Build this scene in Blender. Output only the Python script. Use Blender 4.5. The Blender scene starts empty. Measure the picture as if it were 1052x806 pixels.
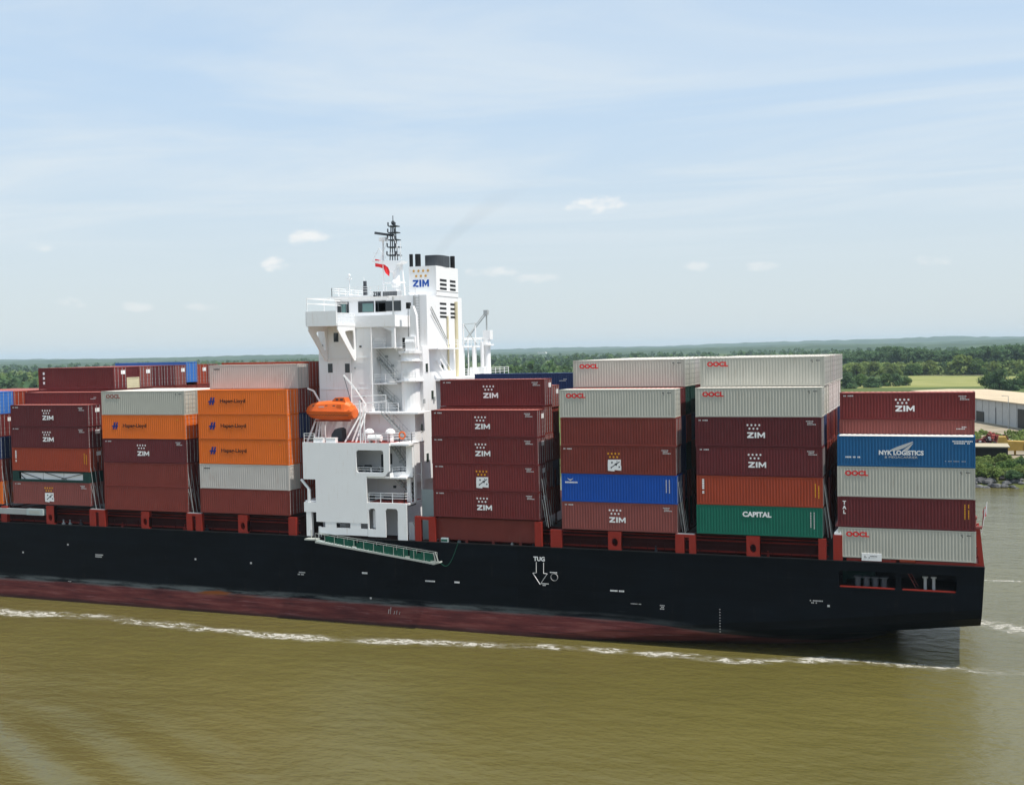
import bpy, bmesh, math, random
import numpy as np
from mathutils import Vector, Matrix
R = math.radians
SC = bpy.context.scene
COL = SC.collection
random.seed(7)

# ---------------------------------------------------------------- camera
F_PX = 1158.11
CAM = Vector((-3.067, -111.165, 30.331))
RT = Vector((0.93519971, 0.35358295, -0.01950875))
UP = Vector((0.00501952, 0.04184919, 0.99911133))
FW = Vector((-0.35408516, 0.93446655, -0.03736253))
cd = bpy.data.cameras.new("camera")
cam = bpy.data.objects.new("camera", cd); COL.objects.link(cam)
cd.sensor_width = 36; cd.lens = F_PX / 1052 * 36
cd.clip_start = 1; cd.clip_end = 60000
cam.matrix_world = Matrix(((RT.x, UP.x, -FW.x, CAM.x), (RT.y, UP.y, -FW.y, CAM.y),
                           (RT.z, UP.z, -FW.z, CAM.z), (0, 0, 0, 1)))
SC.camera = cam


def ray(px, py):
    return FW + RT * ((px - 526) / F_PX) - UP * ((py - 403) / F_PX)


def aty(px, py, y):
    d = ray(px, py); t = (y - CAM.y) / d.y
    return CAM + d * t


def atz(px, py, z):
    d = ray(px, py); t = (z - CAM.z) / d.z
    return CAM + d * t


# ---------------------------------------------------------------- light
SUN_EL, SUN_AZ = 65.0, 9.0          # azimuth: degrees from +x (aft) towards the camera side
sdir = Vector((math.cos(R(SUN_EL)) * math.cos(R(SUN_AZ)), -math.cos(R(SUN_EL)) * math.sin(R(SUN_AZ)), math.sin(R(SUN_EL))))
ld = bpy.data.lights.new("sun", 'SUN'); ld.energy = 4.3; ld.angle = R(0.6); ld.color = (1.0, 0.95, 0.87)
sun = bpy.data.objects.new("sun", ld); COL.objects.link(sun)
sun.rotation_euler = (-sdir).to_track_quat('-Z', 'Y').to_euler()

W = bpy.data.worlds.new("World"); SC.world = W; W.use_nodes = True
nt = W.node_tree; nt.nodes.clear()


def N(tree, t, **k):
    n = tree.nodes.new(t)
    for a, b in k.items():
        setattr(n, a, b)
    return n


def mth(tree, op, a, b=None, c=None, clamp=False):
    n = tree.nodes.new('ShaderNodeMath'); n.operation = op; n.use_clamp = clamp
    for i, v in enumerate((a, b, c)):
        if v is None: continue
        if isinstance(v, (int, float)): n.inputs[i].default_value = v
        else: tree.links.new(v, n.inputs[i])
    return n.outputs[0]


def smooth(tree, v, lo, hi, o0=0.0, o1=1.0):
    n = tree.nodes.new('ShaderNodeMapRange'); n.interpolation_type = 'SMOOTHSTEP'
    tree.links.new(v, n.inputs[0])
    n.inputs[1].default_value = lo; n.inputs[2].default_value = hi
    n.inputs[3].default_value = o0; n.inputs[4].default_value = o1
    return n.outputs[0]


sky = N(nt, 'ShaderNodeTexSky', sky_type='NISHITA', sun_disc=False, sun_elevation=R(SUN_EL),
        sun_rotation=math.atan2(sdir.x, sdir.y), altitude=0, air_density=1.0, dust_density=0.8, ozone_density=1.0)
geo = N(nt, 'ShaderNodeTexCoord')
sep = N(nt, 'ShaderNodeSeparateXYZ'); nt.links.new(geo.outputs['Generated'], sep.inputs[0])
dx, dy, dz = sep.outputs
zc = mth(nt, 'MAXIMUM', dz, 0.02)
# thin cirrus: noise on a plane far overhead
pu = mth(nt, 'DIVIDE', dx, zc); pv = mth(nt, 'DIVIDE', dy, zc)
cmb = N(nt, 'ShaderNodeCombineXYZ')
nt.links.new(mth(nt, 'MULTIPLY', pu, 0.30), cmb.inputs[0]); nt.links.new(mth(nt, 'MULTIPLY', pv, 0.62), cmb.inputs[1])
cir = N(nt, 'ShaderNodeTexNoise'); cir.inputs['Scale'].default_value = .85; cir.inputs['Detail'].default_value = 9
cir.inputs['Roughness'].default_value = 0.6; cir.inputs['Distortion'].default_value = 0.9
nt.links.new(cmb.outputs[0], cir.inputs['Vector'])
cm = smooth(nt, cir.outputs['Fac'], 0.36, 0.74)
cm = mth(nt, 'MULTIPLY', cm, smooth(nt, dz, 0.05, 0.14))
cm = mth(nt, 'MULTIPLY', cm, 0.70)
# small cumulus puffs, low over the horizon
pn = N(nt, 'ShaderNodeTexNoise'); pn.inputs['Scale'].default_value = 55; pn.inputs['Detail'].default_value = 5
pmap = N(nt, 'ShaderNodeMapping'); pmap.inputs['Scale'].default_value = (1, 1, 2.2)
nt.links.new(geo.outputs['Generated'], pmap.inputs[0]); nt.links.new(pmap.outputs[0], pn.inputs['Vector'])
puff_total = None
for (px, py, wpx, hpx, amt) in ((611, 211, 34, 11, .85), (315, 243, 26, 9, .8), (281, 271, 19, 8, .8), (505, 279, 30, 7, .5), (711, 273, 17, 7, .45),
                                (782, 273, 20, 6, .35), (957, 267, 22, 7, .4), (40, 254, 18, 7, .45), (72, 311, 20, 7, .45), (143, 315, 16, 7, .4),
                                (210, 315, 24, 5, .3), (555, 286, 30, 6, .4)):
    d = ray(px, py).normalized()
    h = Vector((d.y, -d.x, 0)).normalized(); v = h.cross(d)
    def dotc(vec):
        n = N(nt, 'ShaderNodeVectorMath', operation='DOT_PRODUCT'); nt.links.new(geo.outputs['Generated'], n.inputs[0]); n.inputs[1].default_value = vec
        return n.outputs['Value']
    a = mth(nt, 'DIVIDE', dotc(h), wpx / F_PX); b = mth(nt, 'DIVIDE', mth(nt, 'SUBTRACT', dotc(v), 0.0), hpx / F_PX)
    r2 = mth(nt, 'ADD', mth(nt, 'MULTIPLY', a, a), mth(nt, 'MULTIPLY', b, b))
    val = mth(nt, 'SUBTRACT', 1.0, r2)
    val = mth(nt, 'ADD', val, mth(nt, 'MULTIPLY', mth(nt, 'SUBTRACT', pn.outputs['Fac'], 0.5), 3.2))
    val = mth(nt, 'MULTIPLY', smooth(nt, val, 0.1, 1.3), amt)
    # only in front
    val = mth(nt, 'MULTIPLY', val, mth(nt, 'GREATER_THAN', dotc(d), 0.5))
    val = mth(nt, 'MULTIPLY', val, mth(nt, 'LESS_THAN', r2, 4.0))
    puff_total = val if puff_total is None else mth(nt, 'MAXIMUM', puff_total, val)
# thin high veil that whitens a humid summer sky, denser towards the horizon
veil = N(nt, 'ShaderNodeMix', data_type='RGBA')
nt.links.new(smooth(nt, dz, -0.02, 0.42, 0.88, 0.62), veil.inputs[0]); nt.links.new(sky.outputs[0], veil.inputs[6])
vcol = N(nt, 'ShaderNodeMix', data_type='RGBA'); nt.links.new(smooth(nt, dz, 0.0, 0.30), vcol.inputs[0])
vcol.inputs[6].default_value = (5.05, 5.62, 5.90, 1); vcol.inputs[7].default_value = (4.45, 5.8, 7.3, 1)
nt.links.new(vcol.outputs[2], veil.inputs[7])
mixc = N(nt, 'ShaderNodeMix', data_type='RGBA')
nt.links.new(cm, mixc.inputs[0]); nt.links.new(veil.outputs[2], mixc.inputs[6]); mixc.inputs[7].default_value = (5.7, 6.2, 6.5, 1)
mixp = N(nt, 'ShaderNodeMix', data_type='RGBA')
nt.links.new(puff_total, mixp.inputs[0]); nt.links.new(mixc.outputs[2], mixp.inputs[6]); mixp.inputs[7].default_value = (7.0, 7.0, 6.9, 1)
bg = N(nt, 'ShaderNodeBackground'); bg.inputs[1].default_value = 0.108
wo = N(nt, 'ShaderNodeOutputWorld')
nt.links.new(mixp.outputs[2], bg.inputs[0]); nt.links.new(bg.outputs[0], wo.inputs[0])

SC.view_settings.view_transform = 'Standard'; SC.view_settings.look = 'None'
SC.view_settings.exposure = 0.34; SC.view_settings.gamma = 1.0; SC.view_settings.use_curve_mapping = False
SC.render.engine = 'CYCLES'
SC.cycles.max_bounces = 8; SC.cycles.transparent_max_bounces = 24; SC.cycles.volume_bounces = 0
SC.cycles.use_adaptive_sampling = True


# ---------------------------------------------------------------- materials
def new_mat(name):
    m = bpy.data.materials.new(name); m.use_nodes = True
    t = m.node_tree; b = t.nodes['Principled BSDF']
    return m, t, b


def paint(name, col, rough=0.5, var=0.12, streak=0.0, streak_col=(0.10, 0.045, 0.02), scale=0.7, spec=0.22, rnd=0.0, metallic=0.0, grime=0.0):
    """painted steel: slight tone drift, run-down rust streaks and blotches in object space"""
    m, t, b = new_mat(name)
    tc = N(t, 'ShaderNodeTexCoord'); L = t.links
    n1 = N(t, 'ShaderNodeTexNoise'); n1.inputs['Scale'].default_value = scale; n1.inputs['Detail'].default_value = 6
    oi = N(t, 'ShaderNodeObjectInfo')
    off = N(t, 'ShaderNodeVectorMath', operation='SCALE'); off.inputs[3].default_value = 57.0
    ad = N(t, 'ShaderNodeVectorMath', operation='ADD')
    cx = N(t, 'ShaderNodeCombineXYZ'); L.new(oi.outputs['Random'], cx.inputs[0]); L.new(oi.outputs['Random'], cx.inputs[1])
    L.new(cx.outputs[0], off.inputs[0]); L.new(tc.outputs['Object'], ad.inputs[0]); L.new(off.outputs[0], ad.inputs[1])
    L.new(ad.outputs[0], n1.inputs['Vector'])
    hsv = N(t, 'ShaderNodeHueSaturation'); hsv.inputs['Color'].default_value = (*col, 1)
    v = mth(t, 'MULTIPLY_ADD', mth(t, 'SUBTRACT', n1.outputs['Fac'], 0.5), var * 2.2, 1.0)
    if rnd: v = mth(t, 'ADD', v, mth(t, 'MULTIPLY', mth(t, 'SUBTRACT', oi.outputs['Random'], 0.5), rnd))
    L.new(v, hsv.inputs['Value'])
    out = hsv.outputs[0]
    if streak or grime:
        mp = N(t, 'ShaderNodeMapping'); mp.inputs['Scale'].default_value = (2.6, 2.6, 0.22); L.new(ad.outputs[0], mp.inputs[0])
        n2 = N(t, 'ShaderNodeTexNoise'); n2.inputs['Scale'].default_value = 1.6; n2.inputs['Detail'].default_value = 8; n2.inputs['Roughness'].default_value = .7
        L.new(mp.outputs[0], n2.inputs['Vector'])
        n3 = N(t, 'ShaderNodeTexNoise'); n3.inputs['Scale'].default_value = 0.45; n3.inputs['Detail'].default_value = 3; L.new(ad.outputs[0], n3.inputs['Vector'])
        s = mth(t, 'MULTIPLY', smooth(t, n2.outputs['Fac'], 0.52, 0.78), smooth(t, n3.outputs['Fac'], 0.40, 0.66))
        s = mth(t, 'MULTIPLY', s, streak if streak else grime)
        mx = N(t, 'ShaderNodeMix', data_type='RGBA'); L.new(s, mx.inputs[0]); L.new(out, mx.inputs[6]); mx.inputs[7].default_value = (*streak_col, 1)
        out = mx.outputs[2]
    L.new(out, b.inputs['Base Color'])
    b.inputs['Roughness'].default_value = rough; b.inputs['Specular IOR Level'].default_value = spec
    b.inputs['Metallic'].default_value = metallic
    return m


M = {}
M['maroon'] = paint('maroon_paint', (.142, .023, .023), .5, .18, .5, (.20, .085, .06), rnd=.3)
M['darkmaroon'] = paint('dark_maroon_paint', (.104, .018, .021), .5, .17, .4, (.16, .07, .06), rnd=.25)
M['mauve'] = paint('faded_and_sunlit_maroon', (.215, .062, .054), .6, .16, .4, (.20, .11, .10), rnd=.2)
M['rust'] = paint('rust_orange_paint', (.290, .046, .021), .55, .14, .3, (.12, .03, .02), rnd=.15)
M['brown'] = paint('brown_paint', (.180, .034, .026), .55, .18, .5, (.22, .09, .06), rnd=.3)
M['orange'] = paint('orange_paint', (.70, .150, .018), .5, .10, .25, (.30, .08, .03), rnd=.15)
M['palegrey'] = paint('pale_grey_paint', (.45, .445, .39), .55, .09, .55, (.22, .15, .10), rnd=.12)
M['offwhite'] = paint('weathered_white_paint', (.50, .47, .44), .6, .10, .85, (.33, .13, .06), rnd=.1)
M['blue'] = paint('bright_blue_paint', (.006, .070, .36), .5, .10, .1, rnd=.1)
M['midblue'] = paint('mid_blue_paint', (.012, .098, .24), .5, .10, .15, (.10, .12, .14))
M['navy'] = paint('navy_paint', (.022, .040, .115), .5, .10, .15)
M['lightblue'] = paint('light_blue_paint', (.05, .17, .50), .5, .10, .15)
M['green'] = paint('deep_green_paint', (.007, .125, .083), .5, .12, .2, (.05, .09, .06))
M['darkgreen'] = paint('dark_green_paint', (.010, .040, .034), .6)
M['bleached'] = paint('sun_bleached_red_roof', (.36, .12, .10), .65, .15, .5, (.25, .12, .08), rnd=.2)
M['cream'] = paint('cream_paint', (.62, .56, .38), .6, .12, .4, (.3, .2, .08))
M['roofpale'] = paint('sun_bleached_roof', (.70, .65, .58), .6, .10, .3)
M['shipwhite'] = paint('white_ship_paint', (.84, .84, .84), .45, .05, .55, (.50, .37, .25), scale=.3)
M['deckred'] = paint('red_oxide_paint', (.26, .024, .015), .55, .18, .5, (.10, .02, .012))
M['deckdark'] = paint('shaded_red_oxide_paint', (.050, .007, .006), .7, .3, .4, (.02, .008, .006))  # red oxide darkened to put in the shade under the containers
M['black'] = paint('black_paint', (.012, .012, .013), .45)
M['darkgrey'] = paint('dark_grey_paint', (.055, .062, .072), .5)
M['steel'] = paint('galvanised_steel', (.36, .38, .38), .45, .15)
M['white'] = paint('white_lettering', (.80, .80, .80), .6, .04)
M['dimwhite'] = paint('worn_white_lettering', (.50, .50, .50), .6, .2)
M['red'] = paint('red_lettering', (.62, .025, .028), .55, .05)
M['fadedred'] = paint('faded_red_lettering', (.30, .13, .11), .6, .05)
M['yellow'] = paint('yellow_lettering', (.72, .36, .02), .55, .06)
M['gold'] = paint('gold_stars', (.62, .34, .06), .55, .05)
M['logoblue'] = paint('blue_lettering', (.010, .075, .36), .55, .05)
M['hlblue'] = paint('dark_blue_lettering', (.012, .030, .20), .55, .05)
M['inkblack'] = paint('black_lettering', (.012, .012, .014), .6)
M['boatorange'] = paint('lifeboat_orange', (.72, .135, .020), .42, .12, .35, (.30, .09, .04), spec=.3)
M['flagred'] = paint('flag_red', (.75, .03, .035), .7, .05)
M['gangwhite'] = paint('weathered_gangway_paint', (.40, .42, .39), .55, .15, .3)
M['netgreen'] = paint('green_netting', (.010, .095, .060), .7, .25)
M['walkgrey'] = paint('grey_green_deck_paint', (.40, .47, .47), .6, .12)


def glass():
    m, t, b = new_mat('window_glass')
    b.inputs['Base Color'].default_value = (.02, .026, .03, 1); b.inputs['Roughness'].default_value = .08
    b.inputs['Specular IOR Level'].default_value = .6
    return m


M['glass'] = glass()


def bridge_glass():
    m, t, b = new_mat('bridge_glass')
    b.inputs['Base Color'].default_value = (.10, .20, .19, 1); b.inputs['Roughness'].default_value = .06; b.inputs['Specular IOR Level'].default_value = .9
    return m


M['bridgeglass'] = bridge_glass()


def hull_mat():
    m, t, b = new_mat('hull_paint'); L = t.links
    tc = N(t, 'ShaderNodeTexCoord'); sp = N(t, 'ShaderNodeSeparateXYZ'); L.new(tc.outputs['Object'], sp.inputs[0])
    x, y, z = sp.outputs
    nz = N(t, 'ShaderNodeTexNoise'); nz.inputs['Scale'].default_value = .9; nz.inputs['Detail'].default_value = 8
    mp = N(t, 'ShaderNodeMapping'); mp.inputs['Scale'].default_value = (.25, .25, 1.2); L.new(tc.outputs['Object'], mp.inputs[0]); L.new(mp.outputs[0], nz.inputs['Vector'])
    n2 = N(t, 'ShaderNodeTexNoise'); n2.inputs['Scale'].default_value = .35; n2.inputs['Detail'].default_value = 9; n2.inputs['Roughness'].default_value = .65
    mp2 = N(t, 'ShaderNodeMapping'); mp2.inputs['Scale'].default_value = (.42, 1.0, 4.5); L.new(tc.outputs['Object'], mp2.inputs[0]); L.new(mp2.outputs[0], n2.inputs['Vector'])
    # boot-top line, dropping below the counter towards the stern
    line = smooth(t, x, -36.0, -7.0, 2.45, 0.5)
    d = mth(t, 'SUBTRACT', z, line)
    dn = mth(t, 'ADD', d, mth(t, 'MULTIPLY', mth(t, 'SUBTRACT', n2.outputs['Fac'], .5), 0.35))
    red = smooth(t, dn, 0.05, -0.10)
    # worn band at the joint
    band = mth(t, 'MULTIPLY', smooth(t, d, -0.35, -0.05), smooth(t, d, 0.75, 0.35))
    band = mth(t, 'MULTIPLY', band, smooth(t, n2.outputs['Fac'], .38, .62))
    band = mth(t, 'MULTIPLY', band, smooth(t, x, -30.0, -60.0, .25, .85))
    # black topsides
    hs = N(t, 'ShaderNodeHueSaturation'); hs.inputs['Color'].default_value = (.0030, .0046, .0072, 1)
    plate = N(t, 'ShaderNodeTexBrick'); plate.inputs['Scale'].default_value = 1.0
    plate.inputs['Brick Width'].default_value = 9.0; plate.inputs['Row Height'].default_value = 2.6; plate.inputs['Mortar Size'].default_value = .02
    plate.inputs['Color1'].default_value = (.86, .86, .86, 1); plate.inputs['Color2'].default_value = (1.2, 1.2, 1.2, 1); plate.inputs['Mortar'].default_value = (1.5, 1.5, 1.5, 1)
    cx = N(t, 'ShaderNodeCombineXYZ'); L.new(x, cx.inputs[0]); L.new(z, cx.inputs[1]); L.new(cx.outputs[0], plate.inputs['Vector'])
    sr = N(t, 'ShaderNodeSeparateColor'); L.new(plate.outputs['Color'], sr.inputs[0])
    v = mth(t, 'MULTIPLY', sr.outputs[0], mth(t, 'MULTIPLY_ADD', nz.outputs['Fac'], 1.3, .35))
    L.new(v, hs.inputs['Value'])
    n7 = N(t, 'ShaderNodeTexNoise'); n7.inputs['Scale'].default_value = 1.5; n7.inputs['Detail'].default_value = 7; n7.inputs['Roughness'].default_value = .68
    mp7 = N(t, 'ShaderNodeMapping'); mp7.inputs['Scale'].default_value = (.9, 1.0, .07); L.new(tc.outputs['Object'], mp7.inputs[0]); L.new(mp7.outputs[0], n7.inputs['Vector'])
    run = mth(t, 'MULTIPLY', smooth(t, n7.outputs['Fac'], .56, .74), mth(t, 'MULTIPLY', smooth(t, nz.outputs['Fac'], .40, .62), .55))
    n8 = N(t, 'ShaderNodeTexNoise'); n8.inputs['Scale'].default_value = 2.2; n8.inputs['Detail'].default_value = 6; n8.inputs['Roughness'].default_value = .7
    mp8 = N(t, 'ShaderNodeMapping'); mp8.inputs['Scale'].default_value = (.10, 1.0, 2.4); L.new(tc.outputs['Object'], mp8.inputs[0]); L.new(mp8.outputs[0], n8.inputs['Vector'])
    scr_ = mth(t, 'MULTIPLY', mth(t, 'MULTIPLY', smooth(t, n8.outputs['Fac'], .66, .72), smooth(t, d, 3.6, .4)), .5)
    mr7 = N(t, 'ShaderNodeMix', data_type='RGBA'); L.new(run, mr7.inputs[0]); L.new(hs.outputs[0], mr7.inputs[6]); mr7.inputs[7].default_value = (.024, .019, .016, 1)
    mr8 = N(t, 'ShaderNodeMix', data_type='RGBA'); L.new(scr_, mr8.inputs[0]); L.new(mr7.outputs[2], mr8.inputs[6]); mr8.inputs[7].default_value = (.075, .085, .09, 1)
    # red with scuffs
    rr = N(t, 'ShaderNodeValToRGB'); e = rr.color_ramp.elements
    e[0].position = .30; e[0].color = (.045, .016, .020, 1); e[1].position = .72; e[1].color = (.25, .095, .085, 1)
    e2 = rr.color_ramp.elements.new(.52); e2.color = (.145, .040, .038, 1)
    nn = mth(t, 'ADD', mth(t, 'MULTIPLY', n2.outputs['Fac'], .8), mth(t, 'MULTIPLY', nz.outputs['Fac'], .2)); L.new(nn, rr.inputs[0])
    m1 = N(t, 'ShaderNodeMix', data_type='RGBA'); L.new(red, m1.inputs[0]); L.new(mr8.outputs[2], m1.inputs[6]); L.new(rr.outputs[0], m1.inputs[7])
    m2 = N(t, 'ShaderNodeMix', data_type='RGBA'); L.new(band, m2.inputs[0]); L.new(m1.outputs[2], m2.inputs[6]); m2.inputs[7].default_value = (.13, .15, .155, 1)
    # rust patches in the band
    n4 = N(t, 'ShaderNodeTexNoise'); n4.inputs['Scale'].default_value = .16; n4.inputs['Detail'].default_value = 5; L.new(mp2.outputs[0], n4.inputs['Vector'])
    ru = mth(t, 'MULTIPLY', mth(t, 'MULTIPLY', smooth(t, d, -.5, -.1), smooth(t, d, .5, .2)), smooth(t, mth(t, 'ADD', n4.outputs['Fac'], mth(t, 'MULTIPLY', mth(t, 'SUBTRACT', nz.outputs['Fac'], .5), .5)), .62, .72))
    m3 = N(t, 'ShaderNodeMix', data_type='RGBA'); L.new(ru, m3.inputs[0]); L.new(m2.outputs[2], m3.inputs[6]); m3.inputs[7].default_value = (.22, .07, .02, 1)
    n5 = N(t, 'ShaderNodeTexNoise'); n5.inputs['Scale'].default_value = 1.1; n5.inputs['Detail'].default_value = 7; n5.inputs['Roughness'].default_value = .7
    mp5 = N(t, 'ShaderNodeMapping'); mp5.inputs['Scale'].default_value = (.12, 1.0, 3.2); L.new(tc.outputs['Object'], mp5.inputs[0]); L.new(mp5.outputs[0], n5.inputs['Vector'])
    sc = mth(t, 'MULTIPLY', mth(t, 'MULTIPLY', red, smooth(t, n5.outputs['Fac'], .54, .66)), .75)
    m3b = N(t, 'ShaderNodeMix', data_type='RGBA'); L.new(sc, m3b.inputs[0]); L.new(m3.outputs[2], m3b.inputs[6]); m3b.inputs[7].default_value = (.035, .022, .026, 1)
    sl = mth(t, 'MULTIPLY', mth(t, 'MULTIPLY', red, smooth(t, n5.outputs['Fac'], .43, .36)), .5)
    m3c = N(t, 'ShaderNodeMix', data_type='RGBA'); L.new(sl, m3c.inputs[0]); L.new(m3b.outputs[2], m3c.inputs[6]); m3c.inputs[7].default_value = (.26, .13, .14, 1)
    m3 = m3c
    # waterline slime
    wl = mth(t, 'MULTIPLY', smooth(t, z, .65, .1), .75)
    m4 = N(t, 'ShaderNodeMix', data_type='RGBA'); L.new(wl, m4.inputs[0]); L.new(m3.outputs[2], m4.inputs[6]); m4.inputs[7].default_value = (.028, .022, .020, 1)
    L.new(m4.outputs[2], b.inputs['Base Color'])
    b.inputs['Roughness'].default_value = .42; b.inputs['Specular IOR Level'].default_value = .07
    bp = N(t, 'ShaderNodeBump'); bp.inputs['Strength'].default_value = .15; bp.inputs['Distance'].default_value = .05; L.new(n2.outputs['Fac'], bp.inputs['Height']); L.new(bp.outputs[0], b.inputs['Normal'])
    return m


M['hull'] = hull_mat()


def water_mat():
    m, t, b = new_mat('river_water'); L = t.links
    tc = N(t, 'ShaderNodeTexCoord')
    sp = N(t, 'ShaderNodeSeparateXYZ'); L.new(tc.outputs['Object'], sp.inputs[0])
    n0 = N(t, 'ShaderNodeTexNoise'); n0.inputs['Scale'].default_value = .035; n0.inputs['Detail'].default_value = 4; L.new(tc.outputs['Object'], n0.inputs['Vector'])
    cr = N(t, 'ShaderNodeValToRGB'); e = cr.color_ramp.elements
    e[0].position = .3; e[0].color = (.096, .083, .023, 1); e[1].position = .72; e[1].color = (.124, .106, .032, 1)
    L.new(n0.outputs['Fac'], cr.inputs[0]); L.new(cr.outputs[0], b.inputs['Base Color'])
    b.inputs['Roughness'].default_value = .05; b.inputs['IOR'].default_value = 1.48; b.inputs['Specular IOR Level'].default_value = .5
    # ripples: fine chop, wind wavelets, ship's diverging waves near the camera
    def noise(scale, det, sx, sy, rot, rough=.5):
        mp = N(t, 'ShaderNodeMapping'); mp.inputs['Scale'].default_value = (sx, sy, 1); mp.inputs['Rotation'].default_value = (0, 0, R(rot)); L.new(tc.outputs['Object'], mp.inputs[0])
        n = N(t, 'ShaderNodeTexNoise'); n.inputs['Scale'].default_value = scale; n.inputs['Detail'].default_value = det; n.inputs['Roughness'].default_value = rough; L.new(mp.outputs[0], n.inputs['Vector'])
        return n.outputs['Fac']
    h = mth(t, 'MULTIPLY', noise(2.0, 6, .8, 1.3, 12, .62), .080)
    h = mth(t, 'ADD', h, mth(t, 'MULTIPLY', noise(.62, 4, .8, 1.2, -14), .17))
    h = mth(t, 'ADD', h, mth(t, 'MULTIPLY', noise(.11, 2, .6, 1.6, 20), .34))
    mp = N(t, 'ShaderNodeMapping'); mp.inputs['Rotation'].default_value = (0, 0, R(30)); L.new(tc.outputs['Object'], mp.inputs[0])
    wv = N(t, 'ShaderNodeTexWave', wave_type='BANDS', bands_direction='Y', wave_profile='SIN'); wv.inputs['Scale'].default_value = .055
    wv.inputs['Distortion'].default_value = 1.6; wv.inputs['Detail'].default_value = 2; wv.inputs['Detail Scale'].default_value = .5; L.new(mp.outputs[0], wv.inputs['Vector'])
    near = mth(t, 'MULTIPLY', smooth(t, sp.outputs[1], -30.0, -47.0), smooth(t, sp.outputs[0], -42.0, -66.0))
    h = mth(t, 'ADD', h, mth(t, 'MULTIPLY', mth(t, 'MULTIPLY', wv.outputs['Fac'], near), .62))
    bp = N(t, 'ShaderNodeBump'); bp.inputs['Strength'].default_value = 1.0; bp.inputs['Distance'].default_value = 1.0
    L.new(h, bp.inputs['Height']); L.new(bp.outputs[0], b.inputs['Normal'])
    return m


M['water'] = water_mat()


def foam_mat():
    m, t, b = new_mat('wake_foam'); L = t.links
    uv = N(t, 'ShaderNodeUVMap'); sp = N(t, 'ShaderNodeSeparateXYZ'); L.new(uv.outputs[0], sp.inputs[0])
    tc = N(t, 'ShaderNodeTexCoord')
    def noise(scale, det, sx, sy, rough):
        mp = N(t, 'ShaderNodeMapping'); mp.inputs['Scale'].default_value = (sx, sy, 1); L.new(tc.outputs['Object'], mp.inputs[0])
        n = N(t, 'ShaderNodeTexNoise'); n.inputs['Scale'].default_value = scale; n.inputs['Detail'].default_value = det; n.inputs['Roughness'].default_value = rough; n.inputs['Distortion'].default_value = .5
        L.new(mp.outputs[0], n.inputs['Vector']); return n.outputs['Fac']
    v = mth(t, 'ABSOLUTE', mth(t, 'SUBTRACT', sp.outputs[1], .5))       # 0 centre .. .5 edge
    big = noise(.21, 3, .8, 1.6, .6)
    w = mth(t, 'ADD', smooth(t, v, .50, .05), mth(t, 'MULTIPLY', mth(t, 'SUBTRACT', big, .5), 2.6))
    fine = noise(1.1, 8, .7, 1.3, .68)
    thread = mth(t, 'ABSOLUTE', mth(t, 'SUBTRACT', noise(.75, 6, .6, 1.2, .6), .5))
    thread = smooth(t, thread, .065, .0)
    env = smooth(t, w, .62, 1.45)
    a = mth(t, 'MULTIPLY', thread, smooth(t, mth(t, 'ADD', env, mth(t, 'MULTIPLY', mth(t, 'SUBTRACT', fine, .5), 1.2)), .15, .55))
    core = smooth(t, mth(t, 'ADD', mth(t, 'MULTIPLY', w, .5), mth(t, 'MULTIPLY', mth(t, 'SUBTRACT', fine, .5), 2.4)), .62, .92)
    a = mth(t, 'MAXIMUM', a, core)
    a = mth(t, 'MULTIPLY', a, smooth(t, v, .5, .4))
    a = mth(t, 'MAXIMUM', mth(t, 'MULTIPLY', a, .72), mth(t, 'MULTIPLY', mth(t, 'MULTIPLY', smooth(t, w, .3, 1.2), smooth(t, fine, .40, .62)), mth(t, 'MULTIPLY', smooth(t, v, .5, .2), .30)))
    L.new(a, b.inputs['Alpha'])
    b.inputs['Base Color'].default_value = (.62, .60, .54, 1); b.inputs['Roughness'].default_value = .8
    return m


M['foam'] = foam_mat()


def ground_mat(name, c0, c1, scale=.02, rough=.95, c2=None):
    m, t, b = new_mat(name); L = t.links
    tc = N(t, 'ShaderNodeTexCoord')
    n = N(t, 'ShaderNodeTexNoise'); n.inputs['Scale'].default_value = scale; n.inputs['Detail'].default_value = 8; n.inputs['Roughness'].default_value = .6
    L.new(tc.outputs['Object'], n.inputs['Vector'])
    cr = N(t, 'ShaderNodeValToRGB'); e = cr.color_ramp.elements
    e[0].position = .35; e[0].color = (*c0, 1); e[1].position = .65; e[1].color = (*c1, 1)
    if c2: x = e.new(.8); x.color = (*c2, 1)
    L.new(n.outputs['Fac'], cr.inputs[0]); L.new(cr.outputs[0], b.inputs['Base Color'])
    b.inputs['Roughness'].default_value = rough; b.inputs['Specular IOR Level'].default_value = .1
    return m


M['ground'] = ground_mat('meadow_and_marsh', (.045, .075, .022), (.10, .125, .038), .012)
M['field'] = ground_mat('mown_field', (.19, .205, .060), (.26, .255, .095), .03)
M['sand'] = ground_mat('bare_sand', (.36, .31, .22), (.45, .40, .30), .02)
M['yard'] = ground_mat('yard_dirt', (.20, .17, .12), (.33, .28, .21), .06)
M['bank'] = ground_mat('river_bank', (.04, .055, .02), (.10, .11, .035), .25)
M['hills'] = ground_mat('wooded_ridge', (.030, .055, .028), (.060, .090, .040), .006)
M['rock'] = ground_mat('rip_rap_stone', (.035, .035, .04), (.17, .17, .17), .8)
M['bark'] = ground_mat('bark', (.05, .035, .022), (.09, .065, .045), 2)


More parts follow.
